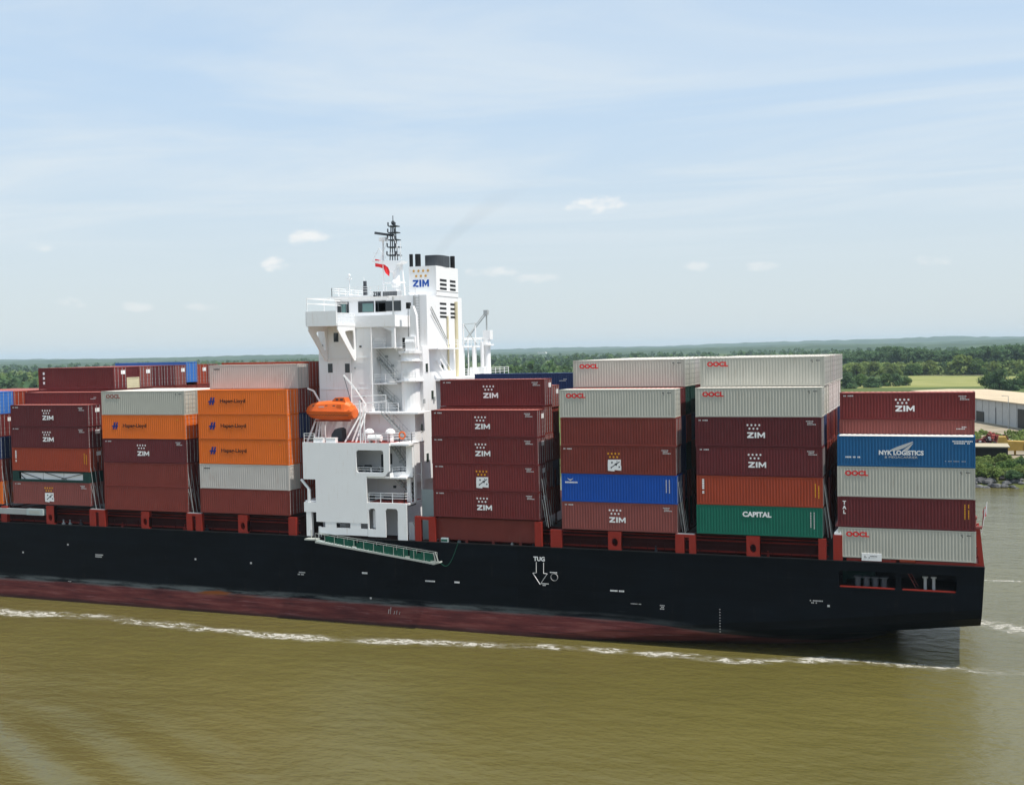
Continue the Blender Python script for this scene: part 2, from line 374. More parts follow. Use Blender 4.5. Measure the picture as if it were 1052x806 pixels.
def leaf(name, c):
    m, t, b = new_mat(name); L = t.links
    tc = N(t, 'ShaderNodeTexCoord')
    n = N(t, 'ShaderNodeTexNoise'); n.inputs['Scale'].default_value = .12; n.inputs['Detail'].default_value = 5; L.new(tc.outputs['Object'], n.inputs['Vector'])
    hs = N(t, 'ShaderNodeHueSaturation'); hs.inputs['Color'].default_value = (*c, 1)
    L.new(mth(t, 'MULTIPLY_ADD', n.outputs['Fac'], 1.5, .25), hs.inputs['Value'])
    L.new(mth(t, 'MULTIPLY_ADD', n.outputs['Fac'], .06, .47), hs.inputs['Hue'])
    L.new(hs.outputs[0], b.inputs['Base Color']); b.inputs['Roughness'].default_value = .8; b.inputs['Specular IOR Level'].default_value = .15
    tl = N(t, 'ShaderNodeBsdfTranslucent'); L.new(hs.outputs[0], tl.inputs[0])
    mx = N(t, 'ShaderNodeMixShader'); mx.inputs[0].default_value = .42
    L.new(b.outputs[0], mx.inputs[1]); L.new(tl.outputs[0], mx.inputs[2])
    L.new(mx.outputs[0], [n for n in t.nodes if n.type == 'OUTPUT_MATERIAL'][0].inputs[0])
    return m


M['leafdark'] = leaf('dark_foliage', (.086, .148, .064))
M['leafmid'] = leaf('mid_foliage', (.092, .158, .046))
M['leafpale'] = leaf('pale_foliage', (.21, .27, .085))
M['leaflight'] = leaf('light_foliage', (.165, .222, .062))


# ---------------------------------------------------------------- mesh helpers
class MB:
    def __init__(s): s.v = []; s.f = []

    def add(s, vs, fs):
        o = len(s.v); s.v += [tuple(v) for v in vs]; s.f += [tuple(i + o for i in f) for f in fs]

    def box(s, x0, x1, y0, y1, z0, z1):
        s.add([(x0, y0, z0), (x1, y0, z0), (x1, y1, z0), (x0, y1, z0), (x0, y0, z1), (x1, y0, z1), (x1, y1, z1), (x0, y1, z1)],
              [(0, 3, 2, 1), (4, 5, 6, 7), (0, 1, 5, 4), (1, 2, 6, 5), (2, 3, 7, 6), (3, 0, 4, 7)])
        return s

    def bar(s, a, b, w, h=None):
        """square bar from a to b"""
        h = h or w
        a = Vector(a); b = Vector(b); d = (b - a)
        if d.length < 1e-6: return s
        d.normalize()
        ref = Vector((0, 0, 1)) if abs(d.z) < .95 else Vector((1, 0, 0))
        u = d.cross(ref).normalized() * w / 2; v = u.cross(d).normalized() * h / 2
        s.add([a - u - v, a + u - v, a + u + v, a - u + v, b - u - v, b + u - v, b + u + v, b - u + v],
              [(0, 3, 2, 1), (4, 5, 6, 7), (0, 1, 5, 4), (1, 2, 6, 5), (2, 3, 7, 6), (3, 0, 4, 7)])
        return s

    def tube(s, a, b, r, r2=None, n=10):
        r2 = r if r2 is None else r2
        a = Vector(a); b = Vector(b); d = (b - a).normalized()
        ref = Vector((0, 0, 1)) if abs(d.z) < .95 else Vector((1, 0, 0))
        u = d.cross(ref).normalized(); v = u.cross(d)
        vs = []
        for c, rr in ((a, r), (b, r2)):
            vs += [c + (u * math.cos(2 * math.pi * i / n) + v * math.sin(2 * math.pi * i / n)) * rr for i in range(n)]
        s.add(vs, [(i, (i + 1) % n, n + (i + 1) % n, n + i) for i in range(n)] + [tuple(range(n - 1, -1, -1)), tuple(range(n, 2 * n))])
        return s

    def path(s, pts, r, n=8):
        for a, b in zip(pts, pts[1:]): s.tube(a, b, r, n=n)
        return s

    def prism(s, pts, y0, y1):
        """polygon of (x, z) extruded from y0 to y1; triangulated by bmesh for concave outlines"""
        n = len(pts)
        s.add([(p[0], y0, p[1]) for p in pts] + [(p[0], y1, p[1]) for p in pts],
              [tuple(range(n)), tuple(range(2 * n - 1, n - 1, -1))] + [(i, n + i, n + (i + 1) % n, (i + 1) % n) for i in range(n)])
        return s

    def prism_x(s, pts, x0, x1):
        n = len(pts)
        s.add([(x0, p[0], p[1]) for p in pts] + [(x1, p[0], p[1]) for p in pts],
              [tuple(range(n)), tuple(range(2 * n - 1, n - 1, -1))] + [(i, n + i, n + (i + 1) % n, (i + 1) % n) for i in range(n)])
        return s

    def prism_z(s, pts, z0, z1):
        n = len(pts)
        s.add([(p[0], p[1], z0) for p in pts] + [(p[0], p[1], z1) for p in pts],
              [tuple(range(n - 1, -1, -1)), tuple(range(n, 2 * n))] + [(i, (i + 1) % n, n + (i + 1) % n, n + i) for i in range(n)])
        return s

    def ellipsoid(s, c, rx, ry, rz, nu=14, nv=8, z_lo=-1.0):
        c = Vector(c); vs = []; fs = []
        for j in range(nv + 1):
            ph = -math.pi / 2 + math.pi * j / nv
            zz = max(math.sin(ph), z_lo)
            for i in range(nu):
                th = 2 * math.pi * i / nu
                vs.append((c.x + rx * math.cos(ph) * math.cos(th), c.y + ry * math.cos(ph) * math.sin(th), c.z + rz * zz))
        for j in range(nv):
            for i in range(nu):
                fs.append((j * nu + i, j * nu + (i + 1) % nu, (j + 1) * nu + (i + 1) % nu, (j + 1) * nu + i))
        s.add(vs, fs); return s

    def mesh(s, name, smooth_=False, bevel=0):
        me = bpy.data.meshes.new(name); me.from_pydata(s.v, [], s.f)
        bm = bmesh.new(); bm.from_mesh(me)
        big = [f for f in bm.faces if len(f.verts) > 4]
        if big: bmesh.ops.triangulate(bm, faces=big)
        bmesh.ops.recalc_face_normals(bm, faces=bm.faces)
        bm.to_mesh(me); bm.free()
        if smooth_:
            for p in me.polygons: p.use_smooth = True
        return me

    def build(s, name, mat, parent=None, smooth_=False, loc=None):
        me = s.mesh(name, smooth_); me.materials.append(mat)
        return link(name, me, parent, loc)


def link(name, me, parent=None, loc=None, mat=None):
    o = bpy.data.objects.new(name, me); COL.objects.link(o)
    if mat is not None:
        if not me.materials: me.materials.append(mat)
        o.material_slots[0].link = 'OBJECT'; o.material_slots[0].material = mat
    if parent is not None:
        o.parent = parent
        if loc is None:                       # mesh written in world coordinates
            o.location = -parent_loc(parent)
    if loc is not None: o.location = loc
    return o


def parent_loc(o):
    v = Vector((0, 0, 0))
    while o is not None:
        v = v + Vector(o.location); o = o.parent
    return v


def tag(o, label=None, cat=None, group=None, kind=None):
    if label: o['label'] = label
    if cat: o['category'] = cat
    if group: o['group'] = group
    if kind: o['kind'] = kind
    return o


def empty(name, loc=(0, 0, 0), label=None, cat=None, group=None, rz=0):
    o = bpy.data.objects.new(name, None); COL.objects.link(o); o.location = loc; o.empty_display_size = .5
    o.rotation_euler.z = rz
    return tag(o, label, cat, group)


def q(px, py, y):
    p = aty(px, py, y); return (p.x, p.z)


# letters --------------------------------------------------------
_TXT = {}


def text_mesh(s, size, bold=.0, depth=.012, width=1.0):
    k = (s, size, bold, width)
    if k in _TXT: return _TXT[k]
    cu = bpy.data.curves.new('lettering', 'FONT'); cu.body = s; cu.size = size; cu.offset = bold; cu.extrude = depth / 2
    cu.resolution_u = 3; cu.align_x = 'CENTER'; cu.align_y = 'CENTER'
    ob = bpy.data.objects.new('lettering', cu); COL.objects.link(ob)
    dg = bpy.context.evaluated_depsgraph_get(); dg.update()
    me = bpy.data.meshes.new_from_object(ob.evaluated_get(dg))
    bpy.data.objects.remove(ob); bpy.data.curves.remove(cu)
    me.transform(Matrix.Diagonal((width, 1, 1, 1)))
    me.transform(Matrix.Rotation(R(90), 4, 'X'))
    me.materials.clear()
    _TXT[k] = me
    return me


def poly_letters(mb, word, x, z, h, w, gap, y0, y1):
    """blocky capitals Z, I, M"""
    for ch in word:
        t = h * .24
        if ch == 'Z':
            mb.prism([(x, z + h), (x + w, z + h), (x + w, z + h - t * .9), (x + w * .42, z + t), (x + w, z + t), (x + w, z), (x, z), (x, z + t * .9), (x + w * .58, z + h - t), (x, z + h - t)][::-1], y0, y1); x += w + gap
        elif ch == 'I':
            mb.prism([(x, z), (x + t * 1.25, z), (x + t * 1.25, z + h), (x, z + h)], y0, y1); x += t * 1.25 + gap
        elif ch == 'M':
            W_ = w * 1.18; s = t * 1.05
            mb.prism([(x, z), (x + s, z), (x + s, z + h * .55), (x + W_ / 2, z + h * .08), (x + W_ - s, z + h * .55), (x + W_ - s, z), (x + W_, z), (x + W_, z + h), (x + W_ - s, z + h), (x + W_ / 2, z + h * .48), (x + s, z + h), (x, z + h)], y0, y1); x += W_ + gap
    return x


def star(mb, x, z, r, y0, y1, n=7):
    pts = []
    for i in range(2 * n):
        a = math.pi / 2 + math.pi * i / n; rr = r if i % 2 == 0 else r * .55
        pts.append((x + rr * math.cos(a), z + rr * math.sin(a)))
    mb.prism(pts, y0, y1)


# ---------------------------------------------------------------- containers
CL, CW = 12.192, 2.438
_CM = {}


def container_meshes(H):
    k = round(H, 3)
    if k in _CM: return _CM[k]
    hx, hy = CL / 2, CW / 2
    # shell : corrugated sides and front, ribbed roof
    sh = MB()
    zb, zt = .16, H - .10
    xs = []
    pitch = .2835; x = -hx + .15; n = int((CL - .30) / pitch)
    p = (CL - .30) / n
    prof = []
    for i in range(n):
        a = -hx + .15 + i * p
        prof += [(a, .038), (a + p * .25, .038), (a + p * .5, .010), (a + p * .75, .010)]
    prof.append((hx - .15, .038))
    for sgn in (-1, 1):
        vs = []
        for (px, d) in prof:
            yy = sgn * (hy - d)
            vs += [(px, yy, zb), (px, yy, zt)]
        sh.add(vs, [(2 * i, 2 * i + 2, 2 * i + 3, 2 * i + 1) for i in range(len(prof) - 1)])
    # front end corrugated (towards -x)
    m = 8; pw = (CW - .3) / m; vs = []
    fp = []
    for i in range(m):
        a = -hy + .15 + i * pw
        fp += [(a, .05), (a + pw * .25, .05), (a + pw * .5, .012), (a + pw * .75, .012)]
    fp.append((hy - .15, .05))
    for (py, d) in fp: vs += [(-hx + d, py, zb), (-hx + d, py, zt)]
    sh.add(vs, [(2 * i, 2 * i + 2, 2 * i + 3, 2 * i + 1) for i in range(len(fp) - 1)])
    # floor
    sh.box(-hx + .06, hx - .06, -hy + .06, hy - .06, .10, .15)
    shell = sh.mesh('corrugated_shell')
    rf = MB(); vs = []; rp = []
    m = 24; pw = (CL - .24) / m
    for i in range(m):
        a = -hx + .12 + i * pw
        rp += [(a, .035), (a + pw * .35, .035), (a + pw * .5, .015), (a + pw * .85, .015)]
    rp.append((hx - .12, .035))
    for (px, d) in rp: vs += [(px, -hy + .05, H - d), (px, hy - .05, H - d)]
    rf.add(vs, [(2 * i, 2 * i + 2, 2 * i + 3, 2 * i + 1) for i in range(len(rp) - 1)])
    roof = rf.mesh('roof')
    fr = MB()
    for sx in (-1, 1):
        for sy in (-1, 1):
            fr.box(min(sx * hx, sx * (hx - .15)), max(sx * hx, sx * (hx - .15)), min(sy * hy, sy * (hy - .11)), max(sy * hy, sy * (hy - .11)), .118, H - .118)
            for z0, z1 in ((0, .118), (H - .118, H)):
                fr.box(min(sx * (hx + .004), sx * (hx - .18)), max(sx * (hx + .004), sx * (hx - .18)), min(sy * (hy + .004), sy * (hy - .165)), max(sy * (hy + .004), sy * (hy - .165)), z0, z1)
    for sy in (-1, 1):
        a, b = min(sy * (hy - .004), sy * (hy - .07)), max(sy * (hy - .004), sy * (hy - .07))
        fr.box(-hx + .18, hx - .18, a, b, .02, .17); fr.box(-hx + .18, hx - .18, a, b, H - .10, H - .012)
    for sx in (-1, 1):
        a, b = min(sx * (hx - .003), sx * (hx - .09)), max(sx * (hx - .003), sx * (hx - .09))
        fr.box(a, b, -hy + .165, hy - .165, .02, .15); fr.box(a, b, -hy + .165, hy - .165, H - .12, H - .01)
    frame = fr.mesh('frame')
    doors = []
    for s in (-1, 1):
        d = MB(); y0, y1 = (-hy + .112, -.006) if s < 0 else (.006, hy - .112)
        d.box(hx - .085, hx - .045, y0, y1, .155, H - .125)
        nrib = 5; hh = (H - .28) / nrib
        for i in range(nrib): d.box(hx - .045, hx - .028, y0 + .06, y1 - .06, .17 + i * hh + .1, .17 + (i + 1) * hh - .08)
        doors.append(d.mesh('door'))
    bars = []
    for s in (-1, 1):
        for k_ in (.32, .82):
            b = MB(); yy = s * k_ * hy
            b.tube((hx - .012, yy, .1), (hx - .012, yy, H - .08), .024, n=6)
            for zz in (.5, 1.0, H - .5): b.box(hx - .03, hx + .004, yy - .06, yy + .06, zz, zz + .05)
            bars.append(b.mesh('locking_bar'))
    pl = MB(); pl.box(hx - .027, hx - .020, .18, .95, H - .95, H - .45)
    _CM[k] = (shell, roof, frame, doors, bars, pl.mesh('placard'))
    return _CM[k]


_MARK = {}


def serial_marks(x, z, w, h, rows, seed, broken=.25):
    """blurred registration lines: short painted dashes too small to read"""
    rd = random.Random(seed); mb = MB()
    for r in range(rows):
        xx = x; zz = z - r * h * 1.7
        ww = w * (1 if r == 0 else rd.uniform(.5, .9))
        while xx < x + ww:
            l = rd.uniform(.07, .13)
            if rd.random() > broken: mb.box(xx, xx + l, 0, .006, zz, zz + h)
            xx += l + .035
    return mb


def mark_mesh(key, H):
    k = (key, round(H, 3))
    if k in _MARK: return _MARK[k]
    hx = CL / 2
    out = []

    def obj_of(mb, name, mat): out.append((name, mb.mesh(name), mat, (0, 0, 0)))

    if key in ('zim', 'zimy'):
        st = MB()
        for i in range(4): star(st, -.95 + i * .38 + .02, H * .735, .125, 0, .012)
        for i in range(3): star(st, -.76 + i * .38 + .02, H * .615, .125, 0, .012)
        obj_of(st, 'star_emblem', M['white'] if key == 'zim' else M['yellow'])
        if key == 'zim':
            le = MB(); poly_letters(le, 'ZIM', -.97, H * .30, .56, .62, .10, 0, .012)
            obj_of(le, 'lettering', M['white'])
        else:
            pn = MB(); pn.prism([(-.98, H * .13), (-.30, H * .11), (-.28, H * .16), (.42, H * .14), (.44, H * .30), (.38, H * .31), (.40, H * .53), (-.96, H * .52), (-.99, H * .34)], 0, .010)
            obj_of(pn, 'patched_panel', M['white'])
            bl = MB()
            for (bx, bz, r) in ((-.55, .42, .10), (-.10, .36, .13), (.22, .27, .09), (-.62, .24, .08), (.0, .46, .06)):
                pts = [(bx + r * (1 + .4 * math.sin(3 * a + bx * 9)) * math.cos(a), H * bz + r * (1 + .3 * math.cos(5 * a)) * math.sin(a)) for a in [i * .6283 for i in range(10)]]
                bl.prism(pts, -.006, -.001)
            bl.prism([(-.66, H * .22), (.28, H * .44), (.25, H * .47), (-.68, H * .25)], -.006, -.001)
            obj_of(bl, 'scrape', M['darkgrey'])
        obj_of(serial_marks(-hx + .35, H - .38, .85, .13, 1, 3, .1), 'serial_marking', M['dimwhite'])
        obj_of(serial_marks(hx - 1.45, H - .42, 1.0, .09, 3, 5), 'weight_marking', M['dimwhite'])
    elif key in ('oocl', 'oocls'):
        out.append(('lettering', text_mesh('OOCL', .62, .030, width=1.18), M['red'] if key == 'oocl' else M['fadedred'], (-hx + 1.75, 0, H * .77)))
        obj_of(serial_marks(hx - 1.3, H - .45, .8, .09, 2, 8, .4), 'weight_marking', M['darkgrey'])
    elif key == 'hapag':
        lg = MB()
        for dx_ in (0, .36): lg.prism([(-4.5 + dx_, H * .40), (-4.27 + dx_, H * .40), (-4.03 + dx_, H * .70), (-4.26 + dx_, H * .70)], 0, .012)
        lg.prism([(-4.62, H * .50), (-3.72, H * .50), (-3.66, H * .56), (-4.56, H * .56)], -.004, .008)
        obj_of(lg, 'emblem', M['hlblue'])
        out.append(('lettering', text_mesh('Hapag-Lloyd', .60, .012, width=1.16), M['inkblack'], (-1.25, 0, H * .55)))
        obj_of(serial_marks(hx - 1.3, H - .6, .5, .09, 1, 9, .4), 'weight_marking', M['yellow'])
    elif key == 'capital':
        out.append(('lettering', text_mesh('CAPITAL', .66, .030, width=1.08), M['white'], (-.15, 0, H * .71)))
        obj_of(vertical_marks(hx - 1.15, H * .85, 1.5, 2), 'weight_marking', M['dimwhite'])
    elif key == 'nyk':
        out.append(('lettering', text_mesh('NYK LOGISTICS', .56, .022, width=1.0), M['white'], (-.35, 0, H * .455)))
        out.append(('lettering', text_mesh('& MEGACARRIER', .30, .0, width=1.3), M['dimwhite'], (-.35, 0, H * .315)))
        sw = MB()
        top = [(-1.35 + i * .185, H * (.53 + .30 * (i / 11) ** .8)) for i in range(12)]
        low = [(-1.35 + i * .185 + .05, H * (.53 + .30 * (i / 11) ** 2.0) - .05) for i in range(12)]
        sw.prism(top + low[::-1], 0, .012)
        sw.prism([(-.2, H * .54), (.25, H * .54), (.75, H * .78), (.62, H * .76)], -.003, .009)
        obj_of(sw, 'sail_emblem', M['dimwhite'])
        obj_of(serial_marks(-hx + .5, H * .28, 1.5, .13, 1, 4, .2), 'serial_marking', M['white'])
        obj_of(serial_marks(hx - 1.95, H * .83, 1.7, .11, 2, 6, .15), 'weight_marking', M['white'])
        obj_of(serial_marks(hx - 2.6, H * .20, 1.7, .06, 1, 7, .1), 'address_marking', M['dimwhite'])
    elif key == 'bluewing':
        wg = MB(); wg.prism([(-hx + .65, H * .84), (-hx + .95, H * .79), (-hx + 1.25, H * .84), (-hx + 1.22, H * .81), (-hx + .95, H * .74), (-hx + .68, H * .81)][::-1], 0, .012)
        obj_of(wg, 'wing_emblem', M['dimwhite'])
        obj_of(serial_marks(-hx + .40, H * .665, 1.25, .15, 1, 12, .0), 'lettering', M['white'])
        obj_of(vertical_marks(hx - 1.15, H * .85, 1.25, 2), 'weight_marking', M['dimwhite'])
    elif key == 'tex':
        obj_of(vertical_marks(-hx + .55, H * .88, 1.35, 1, .20), 'lettering', M['white'])
        obj_of(vertical_marks(hx - .75, H * .80, 1.3, 2), 'weight_marking', M['yellow'])
    elif key == 'tal':
        for i, ch in enumerate('TAL'):
            out.append(('lettering', text_mesh(ch, .46, .02), M['white'], (-hx + .62, 0, H * (.80 - i * .155))))
        obj_of(vertical_marks(hx - .95, H * .85, 1.3, 2), 'weight_marking', M['yellow'])
    elif key == 'plain':
        obj_of(vertical_marks(hx - 1.0, H * .85, 1.2, 2, .05), 'weight_marking', M['mauve'])
    elif key == 'small':
        obj_of(serial_marks(-hx + .6, H * .80, .8, .14, 1, 14, .0), 'lettering', M['darkgrey'])
    elif key == 'sign':
        obj_of(serial_marks(hx - 1.6, H * .72, .9, .10, 2, 15, .2), 'weight_marking', M['dimwhite'])
    elif key == 'dots':
        mb = MB()
        for i in range(3): mb.box(-hx + .75, -hx + 1.05, 0, .01, H * (.68 - i * .22), H * (.80 - i * .22))
        obj_of(mb, 'lettering', M['white'])
    _MARK[k] = out
    return out


def vertical_marks(x, z, h, cols, w=.09):
    mb = MB(); rd = random.Random(int(x * 100) + cols)
    for c in range(cols):
        zz = z; xx = x + c * .32
        while zz > z - h:
            l = rd.uniform(.08, .16)
            if rd.random() > .12: mb.box(xx, xx + w, 0, .006, zz - l, zz)
            zz -= l + .035
    return mb


CONT_GROUP = 'shipping containers stacked on the ship'
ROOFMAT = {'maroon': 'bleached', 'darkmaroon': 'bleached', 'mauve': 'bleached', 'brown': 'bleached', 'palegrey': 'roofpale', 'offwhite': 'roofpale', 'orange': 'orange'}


def container(x1, row, z, H, color, label, mark=None, placard=False, detail=2, group=CONT_GROUP, dy=0.0, roofmat=None):
    """x1: aft end, row: 0 = nearest the camera"""
    y0 = .06 + row * 2.47 + dy
    jr = random.Random(int(x1 * 31 + row * 977 + z * 131))
    root = empty('shipping_container', (x1 - CL / 2 + jr.uniform(-.05, .05), y0 + CW / 2 + jr.uniform(-.012, .012), z), label, 'container', group)
    shell, roof, frame, doors, bars, pl = container_meshes(H)
    mt = M[color]
    link('corrugated_shell', shell, root, (0, 0, 0), mt)
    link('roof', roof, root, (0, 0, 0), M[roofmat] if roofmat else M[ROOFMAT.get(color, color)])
    link('frame', frame, root, (0, 0, 0), mt)
    for i, d in enumerate(doors):
        od = link('door', d, root, (0, 0, 0), mt)
        if detail >= 1:
            for b in bars[2 * i:2 * i + 2]: link('locking_bar', b, od, (0, 0, 0), M['steel'] if detail >= 1 else mt)
        if placard and i == 0: link('placard', pl, od, (0, 0, 0), M['white'])
        if placard and i == 1 and False: pass
    if mark:
        for (nm, me, mm, lo) in mark_mesh(mark, H):
            link(nm, me, root, (lo[0], -CW / 2 - .010 + lo[1], lo[2]), mm)
    return root


HC, ST = 2.896, 2.591
XA, XB, XC, XD, XE, XF, XG, XH = .07, -13.54, -27.73, -42.44, -72.72, -86.80, -101.24, -115.3


def stack(x1, row, z, items, gap=.012, **k):
    for it in items:
        H, color, label, mark = it[:4]; ex = it[4] if len(it) > 4 else {}
        container(x1, row, z, H, color, label, mark, **{**k, **ex}); z += H + gap
    return z


# bay A (stern)
stack(XA, 0, 9.98, [
    (HC, 'palegrey', 'pale grey container with red lettering lowest in the stern stack above the mooring deck', 'oocl'),
    (HC, 'darkmaroon', 'dark maroon container with white vertical letters between two pale grey ones at the stern', 'tal'),
    (HC, 'palegrey', 'pale grey container with red lettering directly under the mid blue one at the stern', 'oocl'),
    (HC, 'midblue', 'mid blue container with white sail emblem and wide lettering at the stern', 'nyk', dict(roofmat='roofpale'))])
for r in range(2, 9):
    z = 9.98
    for i in range(5):
        container(XA, r, z, ST, random.choice(['brown', 'navy', 'darkmaroon']), f'container hidden inside the stern bay, {["", "first", "second", "third", "fourth", "fifth", "sixth", "seventh", "eighth"][r]} row inboard, {["lowest", "second", "third", "fourth", "fifth"][i]} tier', detail=0); z += ST + .012  # dark colours put the gap's shade into these hidden rows
z = 9.98
for i in range(4):
    container(XA, 1, z, ST, 'brown', f'brown container hidden behind the stern front stack, {["lowest", "second", "third", "fourth"][i]} tier', detail=0); z += ST + .012
container(XA, 1, z, ST, 'mauve', 'faded mauve container showing only its upper half behind the mid blue stern container', 'sign'); z += ST + .012
container(XA, 1, z, ST, 'maroon', 'maroon container with white stars and block letters topmost at the stern', 'zim')
# bay B
stack(XB, 0, 11.72, [
    (HC, 'green', 'deep green container with white serif capitals at the foot of its stack', 'capital'),
    (HC, 'rust', 'rust orange container with small vertical white lettering directly above the deep green one', 'tex'),
    (HC, 'darkmaroon', 'dark maroon container with white stars directly above the rust orange one', 'zim'),
    (HC, 'darkmaroon', 'dark maroon container with white stars directly under a pale grey one, bay right of the blue container', 'zim'),
    (HC, 'palegrey', 'pale grey container with red lettering, fifth tier above the deep green container', 'oocl')], dict_=None) if False else None
zz = 11.72
for H, c, l, m in ((HC, 'green', 'deep green container with white capitals at the foot of its stack', 'capital'),
                   (HC, 'rust', 'rust orange container with small vertical white lettering directly above the deep green one', 'tex'),
                   (HC, 'darkmaroon', 'dark maroon container with white stars resting on the rust orange one', 'zim'),
                   (HC, 'darkmaroon', 'dark maroon container with white stars, second above the rust orange one', 'zim'),
                   (HC, 'palegrey', 'pale grey container with red lettering in front row, four above the deep green container', 'oocl')):
    container(XB, 0, zz, H, c, l, m); zz += H + .010
ORD = ['first', 'second', 'third', 'fourth', 'fifth', 'sixth', 'seventh', 'eighth', 'ninth', 'tenth', 'eleventh', 'twelfth']
container(XB, 1, zz + .02, HC, 'palegrey', 'topmost pale grey container with red lettering above the deep green container\'s stack', 'oocl')
for r in range(2, 10):
    container(XB, r, zz + .02, HC, 'palegrey' if r != 5 else 'offwhite', f'top tier pale container end, {ORD[r - 1]} row inboard of the deep green container', detail=1)
for r in range(1, 9):
    z = 11.72
    for i in range(5):
        c = random.choice(['brown', 'darkmaroon', 'navy', 'darkgreen', 'brown']) if i < 4 else ('palegrey' if r < 3 else 'offwhite')  # dark paints picked to deepen the shade of the gap ends
        container(XB, r, z, HC, c, f'container end in the dark gap at the stern bay, {ORD[r]} row inboard, {ORD[i]} tier', detail=0); z += HC + .01
# bay C
zz = 11.62
for H, c, l, m in ((HC, 'mauve', 'faded maroon container with white stars directly below the bright blue one', 'zim'),
                   (HC, 'blue', 'bright blue container with small white wing emblem and lettering', 'bluewing'),
                   (HC, 'brown', 'brown container with yellow stars and scraped white patch directly above the bright blue one', 'zimy'),
                   (HC, 'brown', 'plain brown container two above the bright blue one, under a pale grey container', 'plain'),
                   (HC, 'palegrey', 'pale grey container with red lettering in front row, three above the bright blue container', 'oocl')):
    container(XC, 0, zz, H, c, l, m); zz += H + .012
for r in range(2, 12):
    container(XC, r, zz + .03, HC, 'palegrey' if r not in (4, 6) else 'offwhite',
              'topmost pale grey container with red lettering above the bright blue container\'s stack' if r == 2 else f'top tier pale container seen by its roof, {ORD[r - 1]} row behind the bright blue one',
              'oocl' if r == 2 else None, detail=1)
for r in range(1, 9):
    z = 11.62
    for i in range(5):
        container(XC, r, z, HC, random.choice(['darkmaroon', 'navy', 'darkgreen', 'brown']), f'container end in the dark gap beside the bright blue container, {ORD[r]} row inboard, {ORD[i]} tier', detail=0); z += HC + .01  # dark colours stand in for shade between the bays
# bay D
zz = 12.42
for H, c, l, m in ((HC, 'maroon', 'maroon container with white stars lowest in the stack beside the white deckhouse', 'zim'),
                   (HC, 'maroon', 'maroon container with yellow stars and scraped white panel in the stack beside the white deckhouse', 'zimy'),
                   (HC, 'maroon', 'maroon container with white stars directly above the yellow starred one beside the deckhouse', 'zim'),
                   (HC, 'maroon', 'maroon container with white stars topmost of the front row beside the deckhouse', 'zim')):
    container(XD, 0, zz, H, c, l, m, placard=True); zz += H + .005
container(XD, 1, zz + .30, HC, 'maroon', 'maroon container with white stars set back on top of the stack beside the deckhouse', 'zim', True)
z = 12.42
for i in range(4):
    container(XD, 1, z, HC + .05, random.choice(['brown', 'mauve', 'rust']), f'container end behind the maroon stack beside the deckhouse, {ORD[i]} tier', detail=1); z += HC + .07
z = 12.42
for i in range(4):
    container(XD, 2, z, HC, random.choice(['brown', 'navy']), f'container end in the gap aft of the deckhouse stack, third row inboard, {ORD[i]} tier', detail=0); z += HC + .01  # dark colours again stand in for the gap's shade
container(XD, 2, z, ST - .2, 'mauve', 'faded red container end with a white placard, third row of the stack by the deckhouse', None, True)
container(XD, 5, 24.85, 2.75, 'navy', 'navy container lying far inboard behind the maroon stack, left of the pale grey stack', 'sign')
# bay E (forward of the deckhouse)
zz = 11.86
for i, (H, c, l, m) in enumerate(((HC, 'brown', 'plain brown container lowest in the stack of orange containers', 'plain'),
                   (HC, 'offwhite', 'weathered white container with rust stains directly below the three orange ones', 'small'),
                   (HC, 'orange', 'orange container with blue emblem, lowest of the three orange ones', 'hapag'),
                   (HC, 'orange', 'orange container with blue emblem, middle of the three orange ones', 'hapag'),
                   (HC, 'orange', 'orange container with blue emblem, topmost of the three orange ones', 'hapag'))):
    container(XE, 0, zz, H, c, l, m); zz += H + .005
container(XE, 1, zz + .02, HC - .05, 'offwhite', 'rust stained white container set back on top of the three orange ones', 'small')
container(XE, 2, zz + .02, HC + .2, 'rust', 'rust red container on the top tier against the deckhouse front', None)
for r in (1, 2):
    z = 11.86
    for i in range(5):
        container(XE, r, z, HC, random.choice(['navy', 'brown', 'palegrey', 'rust']), f'container end between the orange stack and the deckhouse, {ORD[r]} row inboard, {ORD[i]} tier', detail=1); z += HC + .01
for r in range(3, 6):
    container(XE, r, zz + .02, HC, 'rust', f'rust red container top hidden beside the deckhouse, {ORD[r]} row inboard', detail=0)
# bay F
zz = 11.80
for H, c, l, m in ((HC, 'brown', 'plain brown container lowest in the stack with one orange container', 'plain'),
                   (HC, 'brown', 'plain brown container second from the bottom, under the one with white stars', 'plain'),
                   (HC, 'darkmaroon', 'dark maroon container with white stars directly below the single orange one', 'zim'),
                   (HC, 'orange', 'single orange container with blue emblem under a pale grey one', 'hapag'),
                   (HC, 'palegrey', 'pale grey container with faded red lettering on top of the single orange one', 'oocls')):
    container(XF, 0, zz, H, c, l, m); zz += H + .005
for r in range(1, 4):
    container(XF, r, zz - HC - .005, HC, 'palegrey' if r % 3 else 'offwhite', f'pale roofed container on the fifth tier, {ORD[r]} row inboard of the faded red lettering', detail=0)
z = 11.80
for i in range(4):
    container(XF, 1, z, HC, random.choice(['navy', 'brown', 'mauve']), f'container end in the gap right of the single orange container, {ORD[i]} tier', detail=0); z += HC + .01
